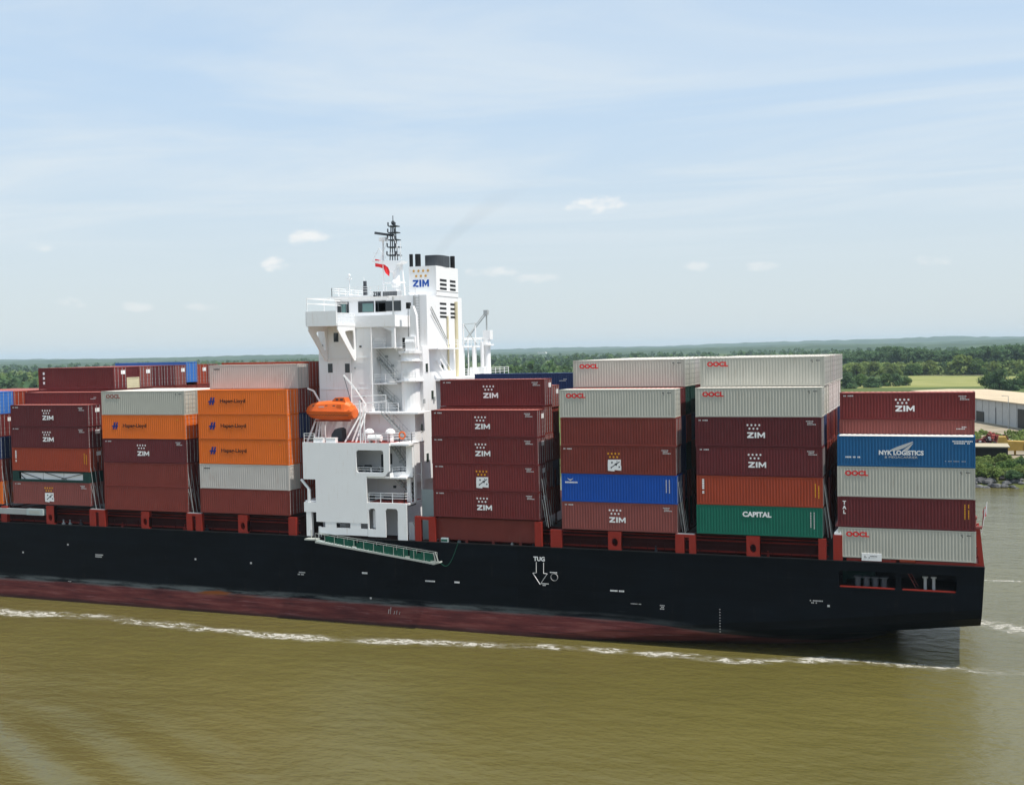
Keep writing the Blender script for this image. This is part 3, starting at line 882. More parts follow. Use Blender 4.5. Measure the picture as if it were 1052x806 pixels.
# bay G
zz = 12.10
container(XG, 0, zz, HC - .05, 'mauve', 'faded mauve container with yellow stars and scraped white patch at lower left', 'zimy'); zz += HC - .04
FLAT_Z = zz; zz += 1.36
container(XG, 0, zz, HC, 'rust', 'rust orange container with vertical white lettering above the open flat rack', 'tex', True); zz += HC + .01
container(XG, 0, zz, 2.70, 'darkmaroon', 'dark maroon container with white stars directly above the rust orange one at left', 'zim', True); zz += 2.71
container(XG, 0, zz, 2.70, 'darkmaroon', 'dark maroon container with white stars topmost in the front stack at left', 'zim', True)
container(XG, 1, 23.52, ST, 'maroon', 'maroon container with a single white mark, one row behind the leftmost starred stack', 'dots' if False else 'sign')
container(XG, 1, 20.9, ST, 'mauve', 'faded maroon container behind the topmost starred container at left', None, True)
for i in range(3): container(XG, 1, 12.1 + i * 2.92, HC, 'brown', f'brown container hidden behind the flat rack stack, {ORD[i]} tier', detail=0)
TOPG = 26.40
endc = {2: ('maroon', 'dots', True), 3: ('brown', None, False), 4: ('mauve', None, True), 5: ('darkmaroon', None, False), 6: ('darkmaroon', None, False),
        7: ('mauve', None, True), 8: ('lightblue', None, False), 9: ('rust', None, True), 10: ('mauve', None, True)}  # mauve ends carry the sunlight in their colour
endlab = {2: 'maroon container with three white squares, topmost at the far left', 3: 'brown container end above a cream patch on the far left top tier',
          4: 'sunlit-toned red container end with white placard right of the cream patch',
          5: 'left one of the two dark maroon container ends on the far left top tier', 6: 'right one of the two dark maroon container ends on the far left top tier',
          7: 'sunlit-toned red container end with white placard left of the light blue end', 8: 'light blue container with its end and long side top showing on the far top tier',
          9: 'rust red container end with white placard right of the light blue end', 10: 'sunlit-toned red container end with white placard beside the rusty white container'}
for r, (c, mk, pl_) in endc.items():
    if r == 3:
        container(XG, r, TOPG, 1.40, 'cream', 'cream container end patch under a brown one on the far left top tier', detail=0)
        container(XG, r, TOPG + 1.41, 1.38, 'darkmaroon', endlab[r], None, detail=0)
    else:
        container(XG, r, TOPG + (.35 if r == 8 else 0), HC - .1 if r != 8 else HC - .05, c, endlab[r], mk, pl_, detail=1)
for r in range(2, 11):
    container(XG, r, TOPG - HC - .02, HC, random.choice(['brown', 'maroon', 'mauve']), f'container end just showing under the far left top tier, {ORD[r]} row inboard', detail=0)
# bay H (cut by the left edge)
hh = [('orange', 'orange container cut by the left edge of the picture'), ('brown', 'brown container cut by the left edge, directly above the orange one'), ('navy', 'navy container end in shade at the left edge'),
      ('maroon', 'maroon container end with white placard at the left edge'), ('lightblue', 'light blue container end at the left edge of the picture')]
zz = 11.95
for i, (c, l) in enumerate(hh):
    container(XH, 0, zz, HC - .03, c, l, None, i == 3, detail=1); zz += HC - .02
container(XH, 1, zz - HC, HC - .05, 'rust', 'rust red container end beside the light blue one at the left edge', None, False)
for r in range(2, 6): container(XH, r, zz - HC, HC - .05, 'maroon', f'maroon roofed container at the left edge, {ORD[r]} row inboard', detail=0)

# open flat rack with its load
fl = empty('flat_rack', (XG - CL / 2, 1.28, FLAT_Z), 'dark green open flat rack carrying a white wrapped load between two containers', 'flat rack')
mb = MB(); mb.box(-6.09, 6.09, -1.219, 1.219, 0, .30)
for s in (-1, 1):
    for t_ in (-1, 1): mb.box(min(s * 6.09, s * 5.1), max(s * 6.09, s * 5.1), min(t_ * 1.215, t_ * 1.0), max(t_ * 1.215, t_ * 1.0), .30, 1.34)
    mb.box(min(s * 6.05, s * 5.9), max(s * 6.05, s * 5.9), -1.0, 1.0, .3, 1.33)
mb.box(-5.1, 5.1, -1.2, -1.05, 1.22, 1.34); mb.box(-5.1, 5.1, 1.05, 1.2, 1.22, 1.34)
mb.build('rack_frame', M['darkgreen'], fl, loc=(0, 0, 0))
mb = MB()
for a, b in ((-4.9, -1.4), (-1.3, 1.9), (2.0, 4.9)): mb.box(a, b, -1.0, 1.0, .302, 1.12)
ld_ = mb.build('wrapped_load', M['white'], fl, loc=(0, 0, 0))
mb = MB()
for a, b in (((-4.8, 1.15), (-1.6, .35)), ((-.9, 1.15), (2.4, .4)), ((1.6, .4), (4.9, 1.1)), ((-5.0, .9), (-4.2, .35))): mb.bar((a[0], -1.10, a[1]), (b[0], -1.10, b[1]), .09, .05)
mb.build('lashing_strap', M['black'], fl, loc=(0, 0, 0))

# ---------------------------------------------------------------- the ship
BEAM = 32.0
ship = empty('container_ship', (-75, BEAM / 2, 0), 'black hulled container ship with white deckhouse under way on the brown river', 'ship')
ZT = 9.60                                   # sheer line


def build_hull():
    bm_v, bm_f = [], []
    xs = [-210, -150, -115, -90, -70, -56, -42, -36, -30, -23.5, -17.8, -12.6, -12.1, -8.9, -6.95, -6.45, -1.62, .35]
    # exact opening columns
    O1 = (-12.1, -6.95); O2 = (-6.45, -1.62)
    xs = sorted(set([x for x in xs if x not in (-12.6, -8.9)] + [O1[0], O1[1], O2[0], O2[1], -9.6]))
    zk = lambda x: float(np.interp(x, [-60, -48, -42, -36, -30, -23.5, -17.8, -8.75, .35], [-3, -2.2, .4, 1.2, 1.95, 2.8, 3.4, 4.5, 5.7]))
    rows = []
    for x in xs:
        k = zk(x); dp = float(np.interp(x, [-14, -1], [1, 0])); rk = (.45 if x > 0 else 0)       # raked transom top
        ps = [(0, ZT), (0, 8.72), (0, 7.20), (0, max(k, -3)), (.35, k - .9), (1.4, k - 1.8), (4, k - 1.8 - 1.3 * dp), (8, k - 2.0 - 3.0 * dp), (BEAM / 2, k - 2.4 - 4.5 * dp)]
        full = ps + [(BEAM - a, b) for a, b in ps[::-1][1:]]
        rows.append([(x + rk * max(0, (b - 2) / 7.6), a, b) for a, b in full])
    n = len(rows[0])
    mb = MB(); vs = [p for r in rows for p in r]; fs = []
    for i in range(len(xs) - 1):
        for j in range(n - 1):
            if j == 1 and any(abs(xs[i] - o[0]) < 1e-6 and abs(xs[i + 1] - o[1]) < 1e-6 for o in (O1, O2)): continue
            fs.append((i * n + j, i * n + j + 1, (i + 1) * n + j + 1, (i + 1) * n + j))
    # openings may be split by an inner station
    keep = []
    for f in fs:
        pts = [vs[i] for i in f]; cx = sum(p[0] for p in pts) / 4; cz = sum(p[2] for p in pts) / 4; cy = max(p[1] for p in pts)
        if cy < .01 and 7.2 < cz < 8.72 and (O1[0] < cx < O1[1] or O2[0] < cx < O2[1]): continue
        keep.append(f)
    fs = keep
    fs.append(tuple((len(xs) - 1) * n + j for j in range(n)))           # transom
    mb.add(vs, fs)
    h = mb.build('hull', M['hull'], ship)
    # deck
    d = MB(); d.add([(-210, .12, 9.30), (.55, .12, 9.30), (.55, BEAM - .12, 9.30), (-210, BEAM - .12, 9.30)], [(0, 1, 2, 3)])
    d.build('main_deck', M['deckdark'], ship)
    g = MB(); g.box(-210, .80, -.04, .18, ZT - .02, ZT + .06)
    g.build('sheer_rail', M['black'], ship)
    # mooring deck seen through the two openings, coloured black for the shade inside
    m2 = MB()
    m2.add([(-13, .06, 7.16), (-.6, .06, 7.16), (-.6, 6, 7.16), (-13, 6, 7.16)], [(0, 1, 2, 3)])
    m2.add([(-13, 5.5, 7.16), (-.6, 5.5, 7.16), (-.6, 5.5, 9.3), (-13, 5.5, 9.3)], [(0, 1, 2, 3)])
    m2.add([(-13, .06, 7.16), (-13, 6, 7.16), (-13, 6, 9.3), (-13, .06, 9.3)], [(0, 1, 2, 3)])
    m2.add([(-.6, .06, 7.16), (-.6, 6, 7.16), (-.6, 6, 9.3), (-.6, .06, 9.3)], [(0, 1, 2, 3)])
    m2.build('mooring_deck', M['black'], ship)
    l = MB(); l.box(O1[0] + .1, O1[1] - .1, -.03, .20, 7.12, 7.24); l.box(O2[0] + .1, O2[1] - .1, -.03, .20, 7.12, 7.24)
    l.build('opening_sill', M['deckred'], ship)
    # fairleads and rollers in the first opening, bollards in the second
    rl = MB()
    for x in (-10.4, -9.6, -8.8, -8.0): rl.tube((x, .6, 7.17), (x, .6, 8.05), .28, n=10); rl.box(x - .36, x + .36, .3, .9, 8.05, 8.15)
    rl.build('roller_fairlead', M['darkgrey'], ship)
    for x in (-4.35, -3.6):
        b = MB(); b.tube((x, .75, 7.17), (x, .75, 8.25), .15, n=10); b.tube((x, .75, 8.25), (x, .75, 8.40), .27, n=10)
        b.build('bollard', M['steel'], ship)
    st = MB(); st.bar((-6.1, 1.2, 8.9), (-5.2, 1.2, 7.2), .07); st.bar((-5.9, 1.9, 8.9), (-5.0, 1.9, 7.2), .07)
    for i in range(6): a = i / 6; st.bar((-6.1 + a * .9, 1.2, 8.9 - a * 1.7), (-5.9 + a * .9, 1.9, 8.9 - a * 1.7), .08)
    st.build('stairway', M['mauve'], ship)
    ws = MB(); ws.tube((-11.6, 2.6, 7.9), (-9.2, 2.6, 7.9), .55, n=14); ws.box(-11.9, -11.6, 2.0, 3.2, 7.16, 8.4); ws.box(-9.2, -8.9, 2.0, 3.2, 7.16, 8.4)
    ws.build('mooring_winch', M['darkgreen'], ship)


build_hull()

# hull markings ---------------------------------------------------
def hull_text(s, px, py, size, mat='white', bold=.012, width=1.0):
    x, z_ = q(px, py, -.02)
    link('lettering', text_mesh(s, size, bold, width=width), ship, Vector((x, -.035, z_)) - Vector(ship.location), M[mat])


hull_text('TUG', 554, 574, .62, 'white', .02)
ar = MB()
P = lambda px, py: Vector((q(px, py, -.02)[0], -.03, q(px, py, -.02)[1]))
pts = [P(551, 577), P(551, 588), P(547.5, 588.2), P(555, 600), P(562.3, 589), P(558.5, 588.6), P(558.5, 577.6)]
for a, b in zip(pts, pts[1:]): ar.bar(a, b, .13, .03)
ar.build('arrow_marking', M['white'], ship)
rg = MB(); c = P(569.5, 592.5); n = 20
for i in range(n):
    a, b = 2 * math.pi * i / n, 2 * math.pi * (i + 1) / n
    rg.bar(c + Vector((math.cos(a) * .38, 0, math.sin(a) * .38)), c + Vector((math.cos(b) * .38, 0, math.sin(b) * .38)), .10, .03)
rg.build('ring_marking', M['dimwhite'], ship)


def hull_dash(px, py, w, h, rows=1, mat='dimwhite', seed=1, broken=.1):
    x, z_ = q(px, py, -.02)
    mb = serial_marks(x, z_, w, h, rows, seed, broken)
    me = mb.mesh('draught_marking'); link('draught_marking', me, ship, Vector((0, -.03, 0)) - Vector(ship.location), M[mat])


for i, (px, py, w, h, r_) in enumerate(((565, 588, .85, .10, 1), (556, 599.5, .75, .10, 2), (627, 607, 1.35, .16, 1), (437, 597, 1.1, .15, 1), (467, 598.5, .5, .18, 1), (372, 589, .55, .20, 1),
                                        (98, 570, 1.1, .14, 2), (306, 588, .9, .14, 2), (832, 617, 1.2, .12, 2), (648, 620, 1.1, .08, 1), (678, 622, .5, .10, 3), (70, 597, .5, .07, 1))):
    hull_dash(px, py, w, h, r_, 'white' if i < 6 else 'dimwhite', 30 + i)
for i, (px, py) in enumerate(((23, 567), (69, 559), (380, 614), (257, 578), (200, 574), (850, 622))):
    x, z_ = q(px, py, -.02); mb = MB(); mb.box(x, x + .22, -.035, -.01, z_ - .1, z_ + .1); mb.build('draught_marking', M['dimwhite'], ship)
for px in (739,):
    x, z_ = q(px, 626 if px == 739 else 600, -.02); mb = MB()
    for k_ in range(9): mb.box(x, x + .10, -.035, -.01, z_ - k_ * .28, z_ - k_ * .28 + .07)
    mb.build('draught_marking', M['dimwhite'], ship)
mb = MB(); x, z_ = q(399, 630, -.02)
for k_, (a, h) in enumerate(((0, .5), (.25, .75), (.7, .35), (1.0, .45), (1.35, .3))): mb.bar((x + a, -.03, z_), (x + a + .1, -.03, z_ + h), .08, .03)
mb.build('chalk_mark', M['dimwhite'], ship)

# deck edge : coaming, pillars, rails ------------------------------
cm_ = MB(); cm_.box(-210, -72.2, 2.3, 2.6, 9.3, 11.45); cm_.box(-54.9, -13.4, 2.3, 2.6, 9.3, 11.45)
cm_.build('hatch_coaming', M['deckdark'], ship)
for (a, b) in ((-210, -128.5), (-127.4, -114.2), (-113.4, -100.3), (-99.9, -86.0), (-85.6, -72.0), (-54.6, -42.0), (-40.0, -27.0), (-26.0, -13.2)): MB().box(a + .2, b - .2, .9, BEAM - .9, 11.46, 11.58).build('hatch_cover', M['deckdark'], ship)
# reddish hatch wall under the stack beside the deckhouse
hw = MB(); hw.box(-54.6, -42.5, .55, .75, 9.9, 12.35)
for i in range(4): hw.box(-54.2 + i * 3.1, -53.9 + i * 3.1, .45, .56, 9.3, 9.95)
hw.build('hatch_wall', M['brown'], ship)
hsup = MB(); hsup.box(-54.8, -42.2, .3, 2.2, 12.28, 12.40); hsup.build('hatch_cover', M['deckdark'], ship)


def pillar(x0, x1, z1=11.55, hole=False, cap=False):
    mb = MB(); y0, y1 = .02, .55
    if hole:
        cx, cz, rx, rz = (x0 + x1) / 2, 10.45, (x1 - x0) * .24, .42
        n_ = 16; ring = [(cx + rx * math.cos(2 * math.pi * i / n_), cz + rz * math.sin(2 * math.pi * i / n_)) for i in range(n_)]
        outer = []
        for i in range(n_):
            a = 2 * math.pi * i / n_; ca, sa = math.cos(a), math.sin(a)
            k_ = min(((x1 - x0) / 2) / abs(ca) if abs(ca) > 1e-6 else 1e9, (((z1 - cz) if sa > 0 else (cz - 9.62)) / abs(sa)) if abs(sa) > 1e-6 else 1e9)
            outer.append((cx + ca * k_, cz + sa * k_))
        # corner points
        vs = [(p[0], y0, p[1]) for p in ring] + [(p[0], y0, p[1]) for p in outer] + [(p[0], y1, p[1]) for p in ring] + [(p[0], y1, p[1]) for p in outer]
        fs = []
        for i in range(n_):
            j = (i + 1) % n_
            fs += [(i, j, n_ + j, n_ + i), (2 * n_ + i, 3 * n_ + i, 3 * n_ + j, 2 * n_ + j), (i, 2 * n_ + i, 2 * n_ + j, j), (n_ + i, n_ + j, 3 * n_ + j, 3 * n_ + i)]
        mb.add(vs, fs)
        for sx in (x0, x1 - .10):
            mb.box(sx, sx + .10, y0 + .004, y1 - .004, 9.62, z1 - .003)
        mb.box(x0 + .1, x1 - .1, y0 + .004, y1 - .004, z1 - .35, z1 - .004); mb.box(x0 + .1, x1 - .1, y0 + .004, y1 - .004, 9.62, 9.9)
        mb.box(cx - .16, cx - .04, y0 - .03, y0 - .002, 11.05, 11.15); mb.box(cx + .04, cx + .16, y0 - .03, y0 - .002, 11.05, 11.15)
    else:
        mb.box(x0, x1, y0, y1, 9.62, z1)
    return mb.build('pillar', M['deckred'], ship)


def pair(xa0, xa1, xb0, xb1, z1=11.6):
    pillar(xa0, xa1, z1); pillar(xb0, xb1, z1)
    mb = MB(); mb.box(xa1 + .004, xb0 - .004, .05, .52, z1 - .30, z1 - .002)
    mb.build('crossbeam', M['deckred'], ship)
    mb = MB(); mb.box(xa0 + .1, xb1 - .1, .1, .5, z1, z1 + .08); mb.build('walkway', M['steel'], ship)


pillar(-108.17, -106.93, 11.95, True); pillar(-93.6, -92.45, 11.7, True); pillar(-79.75, -78.5, 11.75, True)
pillar(-34.95, -33.55, 11.55, True); pillar(-20.85, -19.55, 11.65, True)
pair(-101.4, -100.5, -100.0, -99.05, 11.7); pair(-87.0, -86.25, -85.7, -84.85, 11.7); pillar(-72.95, -71.95, 11.7)
pillar(-56.9, -56.2, 12.35); pillar(-55.25, -54.45, 12.35); pillar(-42.95, -42.2, 12.25); pillar(-41.2, -40.0, 11.5)
pair(-27.95, -27.05, -26.55, -25.9, 11.55); pillar(-13.98, -13.25, 11.65); pillar(-12.6, -11.75, 12.1); pillar(-115.5, -114.6, 11.7)
mb = MB(); mb.box(-56.2, -55.25, .1, .5, 12.0, 12.3); mb.build('crossbeam', M['deckred'], ship)
mb = MB(); mb.box(-12.5, -11.85, .05, .5, 12.1, 12.3); mb.prism([(-12.5, 12.3), (-11.85, 12.3), (-12.1, 12.75)], .1, .5); mb.build('pillar_cap', M['white'], ship)
# deck edge hand rails and pipes
rail = MB()
for (a, b) in ((-118, -72.5), (-54.4, -13.2)):
    for z_ in (10.05, 10.5): rail.bar((a, .75, z_), (b, .75, z_), .05)
    x = a
    while x < b: rail.bar((x, .75, 9.3), (x, .75, 10.5), .05); x += 1.8
rail.build('deck_railing', M['deckdark'], ship)  # red rails darkened in colour for the shade below the stacks
pp = MB()
for (a, b) in ((-118, -72.5), (-54.4, -13.2)):
    for z_, r_ in ((9.65, .10), (10.75, .08), (11.1, .06)): pp.tube((a, 1.9, z_), (b, 1.9, z_), r_, n=8)
pp.build('deck_pipe', M['deckred'], ship)
rd = random.Random(5)
for i in range(16):
    x = rd.choice([rd.uniform(-112, -74), rd.uniform(-53, -15)]); mb = MB(); s = rd.uniform(.15, .3)
    mb.box(x, x + s * 1.5, 1.1, 1.4, 9.3, 9.5 + s); mb.tube((x + s * .7, 1.25, 9.5 + s), (x + s * .7, 1.25, 9.9 + s), .09, n=8)
    mb.build('deck_vent', M[rd.choice(['white', 'deckred', 'darkgrey', 'deckred', 'walkgrey'])], ship)
# stern edge, posts
sd = MB(); sd.box(-11.4, .4, .2, .5, 9.64, 9.90); sd.build('stern_coaming', M['deckred'], ship)
sd = MB(); sd.box(-4.6, -.6, .16, .21, 9.86, 9.93); sd.box(-11.2, -7.4, .16, .21, 9.86, 9.93); sd.build('worn_edge', M['mauve'], ship)
for x0, lean in ((-.75, .0), (.25, .35)):
    mb = MB(); mb.bar((x0 + .3, .45, 9.6), (x0 + .3 - lean, .45, 13.2), .42); mb.bar((x0 + .3, 2.9, 9.6), (x0 + .3 - lean, 2.9, 13.2), .42)
    mb.build('stern_post', M['deckred'], ship)
mb = MB()
for z_ in (10.4, 11.3, 12.2, 13.1): mb.bar((.1, .45, z_), (.35, 2.9, z_), .10); mb.bar((-.45, .45, z_), (.3, .45, z_ + .1), .10)
mb.bar((.35, .45, 9.7), (-.3, .45, 13.1), .10)
mb.build('stern_bracing', M['deckred'], ship)
mb = MB(); mb.tube((-.1, .5, 13.2), (-.1, .5, 14.0), .22, n=10); mb.ellipsoid((-.1, .5, 14.1), .3, .3, .28, 10, 6); mb.box(-.6, .6, .2, .9, 13.1, 13.3); mb.bar((.6, .5, 13.2), (.75, .5, 15.0), .07)
mb.build('stern_light', M['mauve'], ship)
mb = MB(); mb.box(-10.0, -8.2, .02, .14, 9.75, 10.45); nb = mb.build('name_plate', M['white'], ship)
link('plate_marking', serial_marks(-9.75, 10.15, 1.2, .08, 2, 44, .2).mesh('plate_marking'), nb, Vector((0, .005, 0)) - parent_loc(nb), M['darkgrey'])
mb = MB(); mb.tube((-6.6, .35, 9.9), (-5.2, .35, 9.9), .28, n=12); mb.box(-6.9, -6.6, .2, .6, 9.6, 10.3); mb.build('rope_reel', M['rust'], ship)
# lashing bridges / rods in the gaps between bays
for x, zt_ in ((-13.0, 22), (-27.2, 23), (-41.7, 20), (-86.3, 20), (-100.7, 21), (-114.9, 20)):
    for y in (1.0, 3.5, 6.0):
        mb = MB(); mb.bar((x, y, 11.6), (x, y, 17.5), .16); mb.build('lashing_post', M['deckdark'], ship)
    for k_ in range(3):
        mb = MB(); y = .18 + k_ * .7
        mb.bar((x + .25, y, 11.7), (x - .40, y, 16.8), .04); mb.bar((x - .10, y + .5, 11.7), (x - .40, y, 14.6), .04)
        mb.build('lashing_rod', M['steel'], ship)

# ---------------------------------------------------------------- deckhouse
XFW, XAF = -70.85, -58.6
house = MB()
house.box(XFW, XAF - 1.6, 4.2, 28, 9.4, 15.6)                    # lower accommodation (aft face recessed below 15.6)
house.box(XFW, XAF, 4.22, 27.98, 15.6, 23.6)
house.box(XFW, -64.0, 4.2, 28, 23.6, 33.45)                      # forward tower under the bridge
house.box(-64.0, XAF, 6.6, 18.6, 23.6, 31.0)
house.box(-64.0, XAF, 8.0, 18.3, 31.0, 36.95)                      # casing
dh = house.build('deckhouse', M['shipwhite'], ship)


def wpart(mb, name, mat='shipwhite', parent=None, **k): return mb.build(name, M[mat], parent or ship, **k)


def win(px, py, w, h, y, yd=.03):
    x, z_ = q(px, py, y)
    f = MB(); f.box(x - w / 2 - .07, x + w / 2 + .07, y - .03, y + .05, z_ - h / 2 - .07, z_ + h / 2 + .07); fo = f.build('window', M['shipwhite'], ship)
    g = MB(); g.box(x - w / 2, x + w / 2, y - .045, y - .032, z_ - h / 2, z_ + h / 2); g.build('pane', M['glass'], fo)


for px, py in ((345.3, 346.5), (339.5, 378), (357, 378)): win(px, py, .62, 1.05, 4.2)


def awin(y, z_, w, h, x=XAF):
    f = MB(); f.box(x - .05, x + .03, y - w / 2 - .07, y + w / 2 + .07, z_ - h / 2 - .07, z_ + h / 2 + .07); fo = f.build('window', M['shipwhite'], ship)
    g = MB(); g.box(x + .032, x + .045, y - w / 2, y + w / 2, z_ - h / 2, z_ + h / 2); g.build('pane', M['glass'], fo)


for y, z_ in ((6.0, 18.2), (7.3, 18.1), (9.3, 18.1), (5.9, 21.6), (9.0, 25.3), (7.6, 28.5), (12, 28.6)): awin(y, z_, .62, 1.0)
# dark doorway at the aft foot
d = MB(); d.box(XAF - 1.61, XAF - 1.56, 5.6, 7.2, 12.6, 15.4); d.build('doorway', M['black'], ship)
# near-side block : plate with a big opening
plate = MB()
pts = [(-70.80, 20.35), (-60.0, 20.35), (-59.82, 20.1), (-59.82, 17.4), (-60.4, 16.62), (-62.72, 16.62), (-62.72, 11.35), (-69.24, 11.35), (-69.24, 12.42), (-70.80, 12.42), (-70.80, 13.52), (-69.24, 13.52), (-69.24, 16.15), (-70.80, 16.15)]
# split around the opening (-63.95..-60.55, 17.05..19.55)
ox0, ox1, oz0, oz1 = -63.95, -60.55, 17.05, 19.55


def side_plate(mb, cells, y0=.0, y1=.16):
    for (a, b, c_, d_) in cells: mb.box(a, b, y0, y1, c_, d_)


# one continuous sheet: faces on a grid with the opening left out, then solidified by hand
def grid_plate(name, xs_, zs_, inside, y0, y1, mat, parent):
    mb = MB(); nx, nz = len(xs_), len(zs_)
    cell = {(i, j): inside((xs_[i] + xs_[i + 1]) / 2, (zs_[j] + zs_[j + 1]) / 2) for i in range(nx - 1) for j in range(nz - 1)}
    vs = [(x, y, z_) for y in (y0, y1) for x in xs_ for z_ in zs_]
    idx = lambda k_, i, j: k_ * nx * nz + i * nz + j
    fs = []
    for (i, j), on in cell.items():
        if not on: continue
        fs.append((idx(0, i, j), idx(0, i + 1, j), idx(0, i + 1, j + 1), idx(0, i, j + 1)))
        fs.append((idx(1, i, j), idx(1, i, j + 1), idx(1, i + 1, j + 1), idx(1, i + 1, j)))
        if not cell.get((i - 1, j)): fs.append((idx(0, i, j), idx(0, i, j + 1), idx(1, i, j + 1), idx(1, i, j)))
        if not cell.get((i + 1, j)): fs.append((idx(0, i + 1, j), idx(1, i + 1, j), idx(1, i + 1, j + 1), idx(0, i + 1, j + 1)))
        if not cell.get((i, j - 1)): fs.append((idx(0, i, j), idx(1, i, j), idx(1, i + 1, j), idx(0, i + 1, j)))
        if not cell.get((i, j + 1)): fs.append((idx(0, i, j + 1), idx(0, i + 1, j + 1), idx(1, i + 1, j + 1), idx(1, i, j + 1)))
    mb.add(vs, fs)
    me = mb.mesh(name); bm = bmesh.new(); bm.from_mesh(me)
    bmesh.ops.delete(bm, geom=[v for v in bm.verts if not v.link_faces], context='VERTS'); bm.to_mesh(me); bm.free()
    me.materials.append(mat)
    return link(name, me, parent)


def in_panel(x, z_):
    if ox0 < x < ox1 and oz0 < z_ < oz1:
        r_ = .3                                            # rounded corners
        cx_ = min(max(x, ox0 + r_), ox1 - r_); cz_ = min(max(z_, oz0 + r_), oz1 - r_)
        if (x - cx_) ** 2 + (z_ - cz_) ** 2 < r_ * r_: return False
        return True
    if z_ > 16.62: 
        if x > -59.82: return False
        return z_ > 16.62 + max(0, (x + 60.5)) * 1.0
    if z_ > 16.15 and x < -62.72: return True
    if x < -69.24: return 12.42 < z_ < 13.52
    return x < -62.72 and z_ > 11.35


def rng(a, b, extra, fine=()):
    s = {a, b, *extra}
    for lo, hi, st_ in fine:
        k_ = lo
        while k_ < hi - 1e-6: s.add(round(k_, 3)); k_ += st_
        s.add(hi)
    return sorted(s)


grid_plate('side_panel', rng(-70.80, -59.6, (-69.24, -62.72, -59.82, ox0, ox1), ((ox0, ox0 + .3, .06), (ox1 - .3, ox1, .06), (-60.5, -59.82, .085))),
           rng(11.35, 20.35, (12.42, 13.52, 16.15, 16.62), ((oz0, oz0 + .3, .06), (oz1 - .3, oz1, .06), (16.62, 17.3, .085))), in_panel, .0, .16, M['shipwhite'], ship)
# lower screen with two rounded doorways
o1 = (-62.55, -61.70, 10.75, 13.05); o2 = (-60.45, -58.95, 9.62, 13.1)


def in_low(x, z_):
    for (a, b, c_, d_) in (o1, o2):
        if a < x < b and c_ < z_ < d_:
            r_ = .3; cx_ = min(max(x, a + r_), b - r_); cz_ = min(z_, d_ - r_)
            if (x - cx_) ** 2 + (z_ - cz_) ** 2 < r_ * r_ or z_ < d_ - r_: return False
    if x < -60.45 and z_ < 10.75: return z_ > 9.9 and x > -62.7
    return True


grid_plate('side_screen', rng(-62.70, -57.85, (o1[0], o1[1], o2[0], o2[1]), ((o1[0], o1[1], .1), (o2[0], o2[0] + .3, .06), (o2[1] - .3, o2[1], .06))),
           rng(9.62, 13.72, (10.75, 9.9), ((12.7, 13.1, .07),)), in_low, .02, .14, M['shipwhite'], ship)
wpart(MB().box(-62.3, -61.9, .6, .75, 10.8, 12.8), 'door_frame')
wpart(MB().box(-68.9, -62.75, .02, .14, 9.95, 10.74), 'bulwark')
mb = MB()
for a, b in ((-69.0, -68.2), (-66.6, -65.0), (-62.9, -62.72)): pass
mb.box(-68.1, -66.7, .02, .12, 10.742, 11.34); mb.box(-64.9, -63.6, .02, .12, 10.742, 11.34)
wpart(mb, 'bulwark_pier')
wpart(MB().box(-70.55, -69.9, .02, .5, 9.6, 12.42), 'post')
mb = MB(); mb.bar((-70.2, .2, 13.5), (-70.2, .2, 15.0), .3); mb.bar((-70.2, .2, 15.0), (-71.2, .2, 16.1), .22); wpart(mb, 'davit_foot')
# decks of the near-side block
dk = MB(); dk.box(-70.78, -57.5, .17, 4.18, 20.08, 20.30); dk.box(-59.8, -57.45, 1.2, 4.18, 20.302, 20.33)
wpart(dk, 'boat_deck')
wpart(MB().box(-70.7, -57.9, .18, 4.18, 16.42, 16.60), 'deck_slab')
wpart(MB().box(-70.7, -57.6, .17, 4.18, 13.55, 13.72), 'deck_slab')
mb = MB(); mb.box(-62.6, -57.9, .3, 4.1, 13.722, 13.74); mb.box(-70.4, -59.9, .3, 4.1, 20.302, 20.32); mb.build('deck_covering', M['deckred'], ship)
# forward closing wall of the block
wpart(MB().box(-70.76, -70.6, .17, 4.18, 16.6, 20.08), 'bulkhead')
# aft frame of the block, turned inboard
fr_ = MB(); fr_.prism_z([(-59.82, 0), (-59.1, 1.2), (-57.6, 1.2), (-57.6, 1.35), (-59.18, 1.35), (-59.82, .17)], 20.05, 20.38)
fr_.prism_z([(-59.82, 0.02), (-59.1, 1.22), (-57.6, 1.22), (-57.6, 1.37), (-59.18, 1.37), (-59.82, .19)], 16.5, 17.05)
wpart(fr_, 'deck_edge')
wpart(MB().box(-58.35, -57.9, 1.21, 1.5, 13.72, 20.05), 'pillar')
wpart(MB().box(-57.9, -57.6, 1.21, 1.5, 17.05, 20.05), 'pillar')
mb = MB(); mb.box(-57.62, -57.5, 1.5, 4.1, 18.0, 20.05); mb.box(-57.62, -57.5, 1.5, 2.0, 13.72, 18.0); mb.box(-57.62, -57.5, 3.4, 4.1, 13.72, 18.0); wpart(mb, 'aft_screen')


def railing(path, h=1.0, rails=(.45, .75, 1.0), sp=1.2, r=.035, name='railing', mat='shipwhite'):
    mb = MB()
    for a, b in zip(path, path[1:]):
        a = Vector(a); b = Vector(b); L_ = (b - a).length; n_ = max(1, int(L_ / sp))
        for k_ in rails: mb.bar(a + Vector((0, 0, k_ * h)), b + Vector((0, 0, k_ * h)), r * 1.5)
        for i in range(n_ + 1): p_ = a.lerp(b, i / n_); mb.bar(p_, p_ + Vector((0, 0, h)), r * 1.7)
    return mb.build(name, M[mat], ship)


